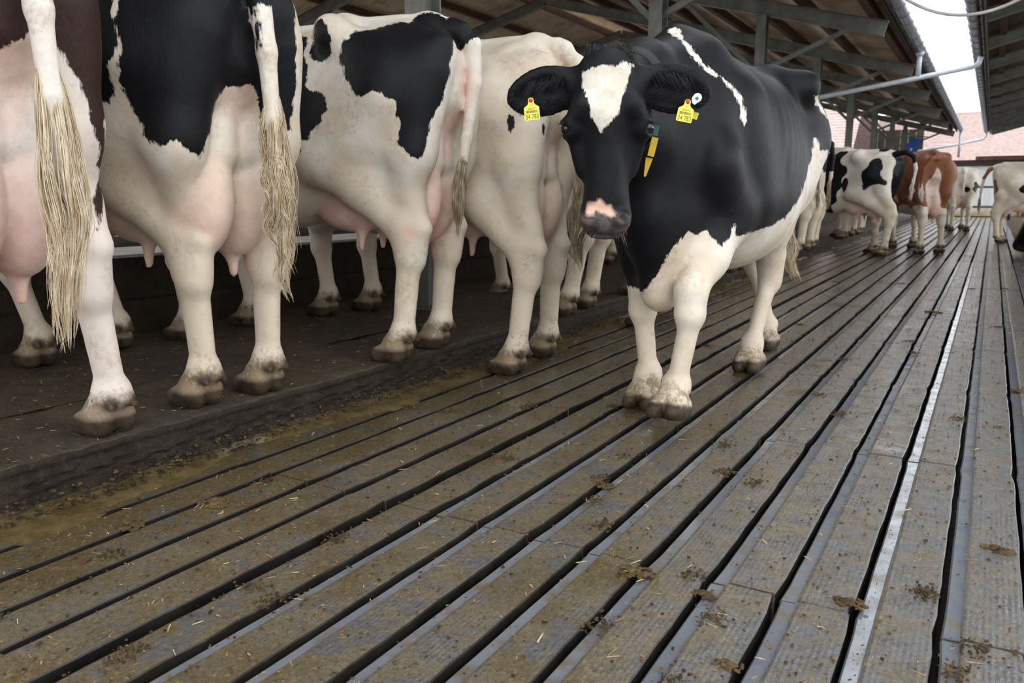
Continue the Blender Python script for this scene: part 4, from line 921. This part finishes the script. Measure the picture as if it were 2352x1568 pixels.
def text_mesh(txt, size, mat):
    cu = bpy.data.curves.new('digits', 'FONT'); cu.body = txt; cu.size = size; cu.align_x = 'CENTER'; cu.align_y = 'CENTER'; cu.extrude = .0002
    o = bpy.data.objects.new('digits', cu); COL.objects.link(o); me = bpy.data.meshes.new_from_object(o.evaluated_get(bpy.context.evaluated_depsgraph_get())); bpy.data.objects.remove(o); me.materials.clear(); me.materials.append(MATS[mat]); return me
def ear_tag(p, roll, tip, label):
    """yellow ear tag, hangs from its red stud; local x right as seen, y up, z towards the viewer"""
    fr = H.sub(p, rotz(math.pi) @ rotz(roll) @ rotx(tip))
    M = Matrix([list(fr.R[i])+[fr.o[i]] for i in range(3)]+[[0, 0, 0, 1]])
    out = [(-.0075, .006), (-.0095, .0), (-.0095, -.008), (-.013, -.014), (-.0235, -.021), (-.025, -.024), (-.025, -.060), (-.0225, -.0625), (.0225, -.0625), (.025, -.060), (.025, -.024), (.0235, -.021), (.013, -.014), (.0095, -.008), (.0095, 0), (.0075, .006), (.003, .0085), (-.003, .0085)]
    o = MB().prism(out, -.0009, .0009, 'z').build('ear_tag', 'tag_yellow', walker); o.matrix_local = M; o['label'] = label
    MB().tube([(0, 0, .0), (0, 0, .004), (0, 0, .0055)], [.0062, .0058, .003], 14).build('stud', 'button_red', o)
    for txt, sz, y in (('34 783', .0190, -.0520), ('DE 06 677', .0072, -.0262)):
        q = link('digits', text_mesh(txt, sz, 'tag_ink'), o, (0, y, .0011)); q.scale = (.82, 1.15, 1)
    bc = MB(); x = -.019; rg = random.Random(3)
    while x < .019:
        w = rg.choice((.0005, .0008, .0012)); bc.box((x, -.0395, .0009), (x+w, -.0315, .0012)); x += w+rg.choice((.0005, .0009))
    bc.build('bar_code', 'tag_ink', o)
    MB().tube([(-.004, -.0135, .0010), (-.001, -.0165, .0010), (.003, -.0150, .0010), (.0035, -.0120, .0010)], .0006, 4).build('mark', 'tag_ink', o)
    return o
ear_tag((.246, .106, -.080), .10, -.10, 'yellow ear tag reading 34 783')
ear_tag((-.253, .119, -.088), -.20, -.12, 'tilted yellow ear tag reading 34 783')
fr = H.sub((-.281, .108, -.088), rotz(math.pi) @ rotz(-.62)); M = Matrix([list(fr.R[i])+[fr.o[i]] for i in range(3)]+[[0, 0, 0, 1]])
o = MB().prism([(.014*math.cos(a), .014*math.sin(a)+.002) for a in np.linspace(-.2, math.pi+.2, 14)]+[(-.0135, -.010), (-.004, -.020), (.006, -.020)], -.001, .001, 'z').build('round_tag', 'tag_white', walker); o.matrix_local = M
MB().tube([(0, 0, 0), (0, 0, .004), (0, 0, .0055)], [.0052, .005, .0025], 12).build('stud', 'button_green', o)
fr = H.sub((-.279, .158, -.150), rotz(math.pi) @ rotz(-.3)); M = Matrix([list(fr.R[i])+[fr.o[i]] for i in range(3)]+[[0, 0, 0, 1]])
o = MB().box((-.014, -.010, -.001), (.014, .012, .001)).build('tag_back', 'tag_yellow', walker); o.matrix_local = M
# collar: a strap round the neck just behind the jaw
P = H.loc(wk['V']); m = (np.abs(P[:, 2]+.215) < .014) & (P[:, 1] < .40) & (np.abs(P[:, 0]) < .24); pts2 = P[m][:, :2]
cen = np.array((np.mean((pts2[:, 0].min(), pts2[:, 0].max())), .12))
def neck_ring(z):
    m = (np.abs(P[:, 2]-z) < .010) & (P[:, 1] < .40) & (P[:, 1] > -.2) & (np.abs(P[:, 0]) < .26); q = P[m][:, :2]; an = np.arctan2(q[:, 1]-cen[1], q[:, 0]-cen[0]); ra = np.hypot(q[:, 0]-cen[0], q[:, 1]-cen[1]); out = []
    for k in range(48):
        a = -math.pi+(k+.5)*2*math.pi/48; w = np.abs((an-a+math.pi) % (2*math.pi)-math.pi) < .12; out.append(np.median(ra[w]) if w.any() else np.nan)
    out = np.array(out); ok = ~np.isnan(out); out = np.interp(np.arange(48), np.arange(48)[ok], out[ok]); return out
r0, r1 = neck_ring(-.232), neck_ring(-.198); bm = bmesh.new(); rows = []
for k in range(48):
    a = -math.pi+(k+.5)*2*math.pi/48; e = np.array((math.cos(a), math.sin(a)))
    rows.append([bm.verts.new(hw((cen[0]+e[0]*rr, cen[1]+e[1]*rr, z))) for rr, z in ((r0[k]-.004, -.232), (r0[k]+.004, -.232), (r1[k]+.004, -.198), (r1[k]-.004, -.198))])
for A, B in zip(rows, rows[1:]+rows[:1]):
    for k in range(4): bm.faces.new((A[k], A[(k+1) % 4], B[(k+1) % 4], B[k])).smooth = True
bmesh.ops.recalc_face_normals(bm, faces=bm.faces); me = bpy.data.meshes.new('collar'); bm.to_mesh(me); bm.free(); me.materials.append(MATS['collar_strap']); co = link('collar', me, walker)
def hbox(name, a, b, w, d, mat):
    A = Vector(hw(a)); B = Vector(hw(b)); MB().bar(A, B, w, d, tuple(H.R[:, 0])).build(name, mat, co)
hbox('clip', (-.166, .185, -.205), (-.160, .218, -.205), .024, .016, 'collar_green')
hbox('transponder', (-.160, .224, -.205), (-.146, .285, -.205), .045, .022, 'collar_yellow')
MB().prism([(-.012, 0), (.012, 0), (.004, -.06), (.0, -.065), (-.004, -.06)], -.007, .007, 'z').build('strap_end', 'collar_yellow', co).matrix_local = Matrix([list(r)+[o_] for r, o_ in zip((H.R @ rotz(math.pi) @ rotz(-.22)), hw((-.143, .290, -.205)))]+[[0, 0, 0, 1]])
# forelock, ear fringe
def tuft(name, mat, gen, n, r, seg=6, parent=walker):
    V = []; Q = []
    for i in range(n):
        C = gen(i); C = np.array(C); seg_ = len(C); T = np.gradient(C, axis=0); T /= np.maximum(np.linalg.norm(T, axis=1), 1e-9)[:, None]
        X = np.cross(T, (.31, .42, .85)); X /= np.maximum(np.linalg.norm(X, axis=1), 1e-9)[:, None]; Y = np.cross(T, X); b0 = len(V)
        for j in range(seg_):
            rr = r*(1-.8*j/(seg_-1))
            for k in range(3): V.append(C[j]+(X[j]*math.cos(2.094*k)+Y[j]*math.sin(2.094*k))*rr)
        for j in range(seg_-1):
            for k in range(3): Q.append((b0+j*3+k, b0+j*3+(k+1) % 3, b0+(j+1)*3+(k+1) % 3, b0+(j+1)*3+k))
    me = quads_to_mesh(name, np.array(V), np.array(Q)); me.materials.append(MATS[mat]); return link(name, me, parent)
rg = random.Random(11)
def lock(i):
    x = rg.uniform(-.072, .072); y = rg.uniform(-.058, -.004); z = -.052+.048*math.sqrt(max(0, 1-(x/.080)**2))*(.4+.6*min(1, (y+.05)/.06)) ; sw = rg.uniform(-.012, .03)
    return [H.w((x+sw*t*-1.0, y+.030*t*t+.006*t, z+.012*math.sin(t*2.6)-.006*t)) for t in np.linspace(0, 1, 6)]
tuft('forelock', 'hair_black', lock, 520, .0013)
for s in (-1, 1):
    E_ = ear_frame(H, s)
    def fringe(i):
        a = rg.uniform(-.5, 3.64); cx = -math.cos(a)*.062; cy = .115+math.sin(a)*.108; d = np.array((-math.cos(a)*.5+rg.uniform(-.2, .2), math.sin(a)*.7+rg.uniform(-.1, .4), rg.uniform(-.1, .25))); L = rg.uniform(.012, .028)
        b = np.array((cx+.004, cy, rg.uniform(-.004, .010))); return [E_.w(b+d*L*t+np.array((-.006*t*t, 0, 0))) for t in np.linspace(0, 1, 5)]
    tuft('ear_fringe', 'hair_black', fringe, 420, .0010)
    def inner(i):
        sx = rg.choice((-1, 1)); y = rg.uniform(.03, .16); b = np.array((sx*rg.uniform(.030, .050), y, .012)); d = np.array((-sx*rg.uniform(.4, 1.), rg.uniform(.2, .8), rg.uniform(.1, .5))); L = rg.uniform(.025, .05)
        return [E_.w(b+d*L*t+np.array((0, .01*t*t, 0))) for t in np.linspace(0, 1, 5)]
    tuft('ear_hair', 'hair_black', inner, 260, .0009)
def whisk(i):
    x = rg.choice((-1, 1))*rg.uniform(.03, .08); b = np.array((x, rg.uniform(.50, .545), rg.uniform(-.10, -.045))); d = np.array((x*5, .4, .3)); return [H.w(b+d*.035*t+np.array((0, .02*t*t, 0))) for t in np.linspace(0, 1, 4)]
tuft('whiskers', 'hair_white', whisk, 30, .0004)

# the rest of the feeding row
def row(key, X, Y, label, base, ops, mat, creamy=.2, hair='hair_dirty', dz=PH):
    info, loc, rzv, scl = HERD[key]
    return make_cow(label, (X+loc[0], Y+loc[1], dz), rzv, info, paint(info, base, ops, creamy=creamy, dirt_h=.6, dirt=1.15), mat, dict(path=[(.0 if key == 'row_a' else .06, -.945, .90), (0 if key == 'row_a' else .06, -.94, .5)], n=90, mat=hair, seed=int(Y*7), spread=.03, roots=(0, .5), r=.003, curl=.01, wave=2., seg=8), 'cows feeding in a row')
def blobs(seed, n, r=(.12, .3), zmin=.75):
    g = np.random.default_rng(seed); return [('d', 'ball', (g.choice((-1, 1))*.3, g.uniform(-.8, .7), g.uniform(zmin, 1.4), g.uniform(*r), (1, 1.2, .9))) for _ in range(n)]
UP = ('d', 'fn', lambda V, N: np.minimum(V[:, 2]-.92-.10*np.sin(V[:, 1]*5), .2))
row('row_a', -1.95, 6.05, 'white cow feeding hidden behind the shoulder of the walking cow', 'white', blobs(1, 5), 'coat_black')
row('row_b', -1.95, 6.85, 'black and white cow feeding hidden behind the ribs of the walking cow', 'white', [UP], 'coat_black')
row('row_a', -1.98, 7.70, 'pale cow whose feet show between the legs of the walking cow', 'white', blobs(3, 4), 'coat_black')
row('row_b', -1.92, 8.70, 'patched cow feeding behind the hip of the walking cow', 'white', blobs(4, 6), 'coat_black')
row('row_a', -1.98, 9.50, 'white cow with muddy tail right beside the hind leg of the walking cow', 'white', blobs(5, 2), 'coat_black')
row('row_b', -1.95, 10.35, 'black-rumped white-legged cow just right of the walking cow', 'white', [UP], 'coat_black')
row('row_a', -1.97, 11.25, 'black cow with pale tail feeding left of the patched loose cow', 'white', [UP, ('w', 'below', .85)], 'coat_black')
row('row_a', -2.0, 14.3, 'spotted cow feeding beyond the patched loose cow', 'white', blobs(9, 5), 'coat_black')
row('row_b', -2.0, 15.2, 'red and white cow feeding beyond the patched loose cow', 'white', blobs(10, 5), 'coat_red')
row('row_a', -2.0, 16.1, 'pale cow feeding behind the red loose cow', 'white', blobs(12, 2), 'coat_black')
bwops = [('d', 'ball', (-.3, .05, 1.2, .34, (1, .8, 1.6))), ('d', 'ball', (-.3, .45, 1.1, .42, (1, 1, 1.2))), ('d', 'ball', (-.2, -.66, 1.12, .20, (1, .9, 1.0))), ('d', 'ball', (.2, -.72, 1.15, .34, (1, .8, 1.3))), ('d', 'ball', (-.3, -.28, .98, .07, (1, .6, 1.4))), ('d', 'ball', (0, -1.0, 1.40, .14, (1, 1.1, 1)))]
put('bw', 'white cow with black patches and lifted tail standing loose in the alley', 'white', bwops, 'coat_black', switch([(.06, -1.07, 1.1), (.06, -1.06, .9), (.05, -1.05, .75)], 60, 'hair_white', .02, 21, r=.003), 'loose cows in the alley', dirt_h=1.05, dirt=1.15)
redops = [('d', 'fn', lambda V, N: np.minimum(V[:, 2]-.66+.05*np.sin(V[:, 1]*9), np.maximum(np.abs(V[:, 0]+.02*np.sin(V[:, 2]*15))-.10*np.clip((1.25-V[:, 2])*4, 0, 1), V[:, 2]-1.22))), ('w', 'ball', (-.36, -.05, 1.05, .16, (1, .5, 2.0))), ('w', 'ball', (-.38, .35, .95, .2, (1, .6, 1.6)))]
put('red', 'red-brown and white cow seen from behind with a swinging tail', 'white', redops, 'coat_red', switch([(-.22, -.97, 1.05), (-.20, -.96, .85), (-.16, -.95, .7)], 60, 'hair_white', .02, 22, r=.003), 'loose cows in the alley', dirt_h=.9, dirt=1.1)
wops2 = [('d', 'ball', (.3, .12, 1.2, .16, (1, 1.2, .7))), ('d', 'ball', (.3, .2, .95, .10)), ('d', 'ball', (.15, -.82, 1.0, .10, (1, .6, 1.8))), ('d', 'ball', (0, -1.0, 1.3, .12))]
put('white', 'white cow with small red patches standing at the right edge', 'white', wops2, 'coat_red', switch([(0, -1.06, .85), (0, -1.06, .65), (0, -1.05, .5)], 60, 'hair_dirty', .02, 23, r=.003), 'loose cows in the alley', dirt_h=.7, creamy=.2)
put('behind', 'pale cow with a black patch half hidden behind the red cow', 'white', [('d', 'ball', (.2, -.7, 1.0, .16))], 'coat_black', None, 'loose cows in the alley')
ly = lying_shape()
make_cow('black cow with small white marks lying at the right edge', (.95, 12.6, .03), math.radians(20), ly, paint(ly, 'dark', [('w', 'ball', (.42, .1, .7, .07, (1, 2.2, .6))), ('w', 'ball', (.3, -.3, .86, .06)), ('w', 'head', [(-.03, .0), (.03, 0), (.02, .3), (-.02, .3)])], dirt=.3), 'coat_black', None, 'cows lying in the right shed')
make_cow('black and white cow lying further back under the right shed', (1.3, 19.8, .03), math.radians(30), ly, paint(ly, 'white', blobs(31, 6, (.15, .3), .2), dirt=.3), 'coat_black', None, 'cows lying in the right shed')

# ---------------------------------------------------------------- slurry, straw and dung
def slurry_mat():
    t = NT('slurry_wet'); p = t.geo(); n = t.noise(p, 9, 6, .65); f = t.noise(p, 90, 4, .65)
    c = t.mix(t.ramp(n, .38, .62), (.060, .042, .014), (.110, .080, .034)); c = t.mix(t.ramp(f, .60, .72, 0, .7), c, (.20, .145, .065))
    t.set(col=c, rough=t.ramp(n, .35, .65, .10, .40), spec=.6, normal=t.bump(t.math('ADD', n, t.math('MULTIPLY', f, .5)), .45, .008))
slurry_mat(); plain('dung', (.062, .041, .016), .7, 0, .5, 30, .8, 120, (.13, .088, .032), .6, .2)
plain('dung_dark', (.028, .019, .010), .65, 0, .5, 30, .8, 120, None, 0, .2)
plain('straw', (.27, .175, .065), .6, 0, .55, 40, .2, 120); plain('straw_pale', (.46, .35, .18), .6, 0, .35, 40, .2, 120)
rl = np.random.default_rng(5)
# slurry lying along the foot of the kerb
bm = bmesh.new(); rows = []; N_ = 500
for j in range(N_+1):
    y = -1.1+23*(j/N_)**1.6; e1 = -2.05+.05*math.sin(y*2.1)+.03*math.sin(y*5.3+1)+.02*math.sin(y*13)+rl.uniform(-.008, .008)+(.06 if 1.7 < y < 3.6 else 0)*math.sin((y-1.7)/1.9*math.pi)
    rows.append([bm.verts.new((x, y, z+rl.uniform(-.0015, .0015))) for x, z in ((-2.235, .022), (-2.19, .014), (-2.13, .008), (e1-.03, .0055), (e1, -.004))])
for A, B in zip(rows, rows[1:]):
    for k in range(4): bm.faces.new((A[k], A[k+1], B[k+1], B[k])).smooth = True
me = bpy.data.meshes.new('slurry_film'); bm.to_mesh(me); bm.free(); me.materials.append(MATS['slurry_wet']); o = link('slurry_film', me); o['kind'] = 'stuff'; tag(o, 'wet brown slurry lying along the foot of the kerb', 'slurry')

def scatter(name, mats, n, area, size, shape, label, cat, zf, seed):
    """many loose bits in one mesh: flat straws or lumpy crumbs"""
    g = np.random.default_rng(seed); V = []; Fq = []; mi = []
    base = np.array([(-1, -1, 0), (1, -1, 0), (1, 1, 0), (-1, 1, 0), (-.7, -.7, 1), (.7, -.7, 1), (.7, .7, 1), (-.7, .7, 1)], float)
    Q0 = [(3, 2, 1, 0), (4, 5, 6, 7), (0, 1, 5, 4), (1, 2, 6, 5), (2, 3, 7, 6), (3, 0, 4, 7)]
    for i in range(n):
        x, y = area(g); L = g.uniform(*size); a = g.uniform(0, 6.28)
        if shape == 'straw': sc = np.array((L/2, g.uniform(.0006, .0016), g.uniform(.0006, .0014))); B = base*sc; B[:, 2] += .35*abs(g.normal())*.004*(B[:, 0]/(L/2)+1)
        else: sc = np.array((L/2*g.uniform(.6, 1.3), L/2*g.uniform(.5, 1.), L*g.uniform(.18, .5))); B = base*sc*(1+g.uniform(-.35, .35, (8, 1)))
        c, s = math.cos(a), math.sin(a); P = np.stack([B[:, 0]*c-B[:, 1]*s+x, B[:, 0]*s+B[:, 1]*c+y, B[:, 2]+zf(x, y)], 1)
        Fq += [[b+8*i for b in q] for q in Q0]; V.append(P); mi += [g.integers(len(mats))]*6
    V = np.concatenate(V); me = quads_to_mesh(name, V, np.array(Fq)); me.polygons.foreach_set('use_smooth', np.zeros(len(Fq), bool))
    for m in mats: me.materials.append(MATS[m])
    me.polygons.foreach_set('material_index', np.array(mi, np.int32)); o = link(name, me); o['kind'] = 'stuff'; return tag(o, label, cat)
def alley(g):
    while True:
        y = .45+14*g.random()**2.2; x = g.uniform(-2.1, .3)
        q = (.142-x) % .1525; q = min(q, .1525-q)
        if y > .3+.25*abs(x) and q > (.022 if -1.45 < x < -1.32 else .013): return x, y
def near_kerb(g): return -2.19+.10*g.random()**1.5, .6+9*g.random()**1.6
def stand(g): return g.uniform(-3.4, -2.22), .7+9*g.random()**1.5
def top(x, y): return .002
scatter('straw_bits', ['straw', 'straw_pale', 'straw'], 650, alley, (.006, .034), 'straw', 'scattered short straw bits on the wet slats', 'straw', top, 1)
scatter('chaff', ['straw', 'dung'], 3600, alley, (.003, .009), 'straw', 'fine chaff speckled over the wet slats', 'chaff', top, 2)
scatter('dung_crumbs', ['dung', 'dung_dark', 'dung'], 6000, alley, (.002, .008), 'crumb', 'small dung crumbs scattered over the slats', 'dung', top, 3)
def heaps(g):
    k = g.integers(70); h = np.random.default_rng(900+k); cx, cy = alley(h); return cx+g.normal()*.016, cy+g.normal()*.020
scatter('dung_smears', ['dung', 'dung_dark', 'dung'], 5200, heaps, (.002, .008), 'crumb', 'loose heaps of crumbled dung and fibre on the slats', 'dung', top, 13)
scatter('kerb_muck', ['dung_dark', 'dung', 'dung_dark'], 2200, near_kerb, (.004, .015), 'crumb', 'lumpy muck along the foot of the kerb', 'dung', lambda x, y: .012+max(0, -x-2.15)*.6, 4)
scatter('stand_litter', ['straw', 'dung', 'dung_dark'], 2600, stand, (.006, .024), 'straw', 'trodden straw bits on the dark stand', 'straw', lambda x, y: PH+.006, 5)
scatter('bedding_straw', ['straw', 'straw_pale', 'dung'], 2600, lambda g: (.33+2.2*g.random()**1.5, 2.2+16*g.random()**1.3), (.015, .07), 'straw', 'loose straw bedding under the right shed', 'straw', lambda x, y: .015+min(.05, max(0, (x-.44)*.25)), 6)
# bigger clumps, one object each
def clump(x, y, r, seed, lab):
    S = Sculpt((-r*1.9, -r*1.9, -.005), (r*1.9, r*1.9, r*1.4), max(r/14, .0018)); g = np.random.default_rng(seed)
    for i in range(60):
        a = g.uniform(0, 6.28); d = r*g.random()**.7*1.3; q = r*g.uniform(.07, .22); S.ell((math.cos(a)*d, math.sin(a)*d*.7, q*.3+max(0, r*.22*(1-d/r))), (q*g.uniform(.8, 1.6), q, q*.7), r*.03)
    V, Q = S.mesh(); V[:, 2] = np.maximum(V[:, 2], -.002); me = quads_to_mesh('dung_clump', V, Q); me.materials.append(MATS['dung'])
    o = link('dung_clump', me, None, (x, y, .001)); tag(o, lab, 'dung', 'dung lumps on the slats')
for i, (x, y, r, lab) in enumerate(((-.03, 1.42, .030, 'dung lump on the slat edge in the lower right corner'), (-.18, 1.72, .026, 'dung lump plugging the third gap from the right'), (-.34, 1.36, .022, 'little dung lump at the bottom edge near the right'), (-.46, 1.60, .022, 'dung lump on a gap at the bottom centre-right'), (.09, 2.18, .028, 'dark dung lump on the rightmost full slat'),
        (-.62, 1.62, .034, 'spread dung lump at the bottom centre of the floor'), (-.92, 2.10, .028, 'straw-mixed dung lump in front of the lifted hoof'), (-1.80, 1.42, .040, 'long dung heap near the kerb at the left'), (-1.86, 1.20, .034, 'flat dung heap by the kerb in the lower left'), (.18, 4.1, .03, 'dung lump far along the right edge of the slats'), (-.30, 6.6, .045, 'dung lump far down the middle of the alley'))): clump(x, y, r, i, lab)
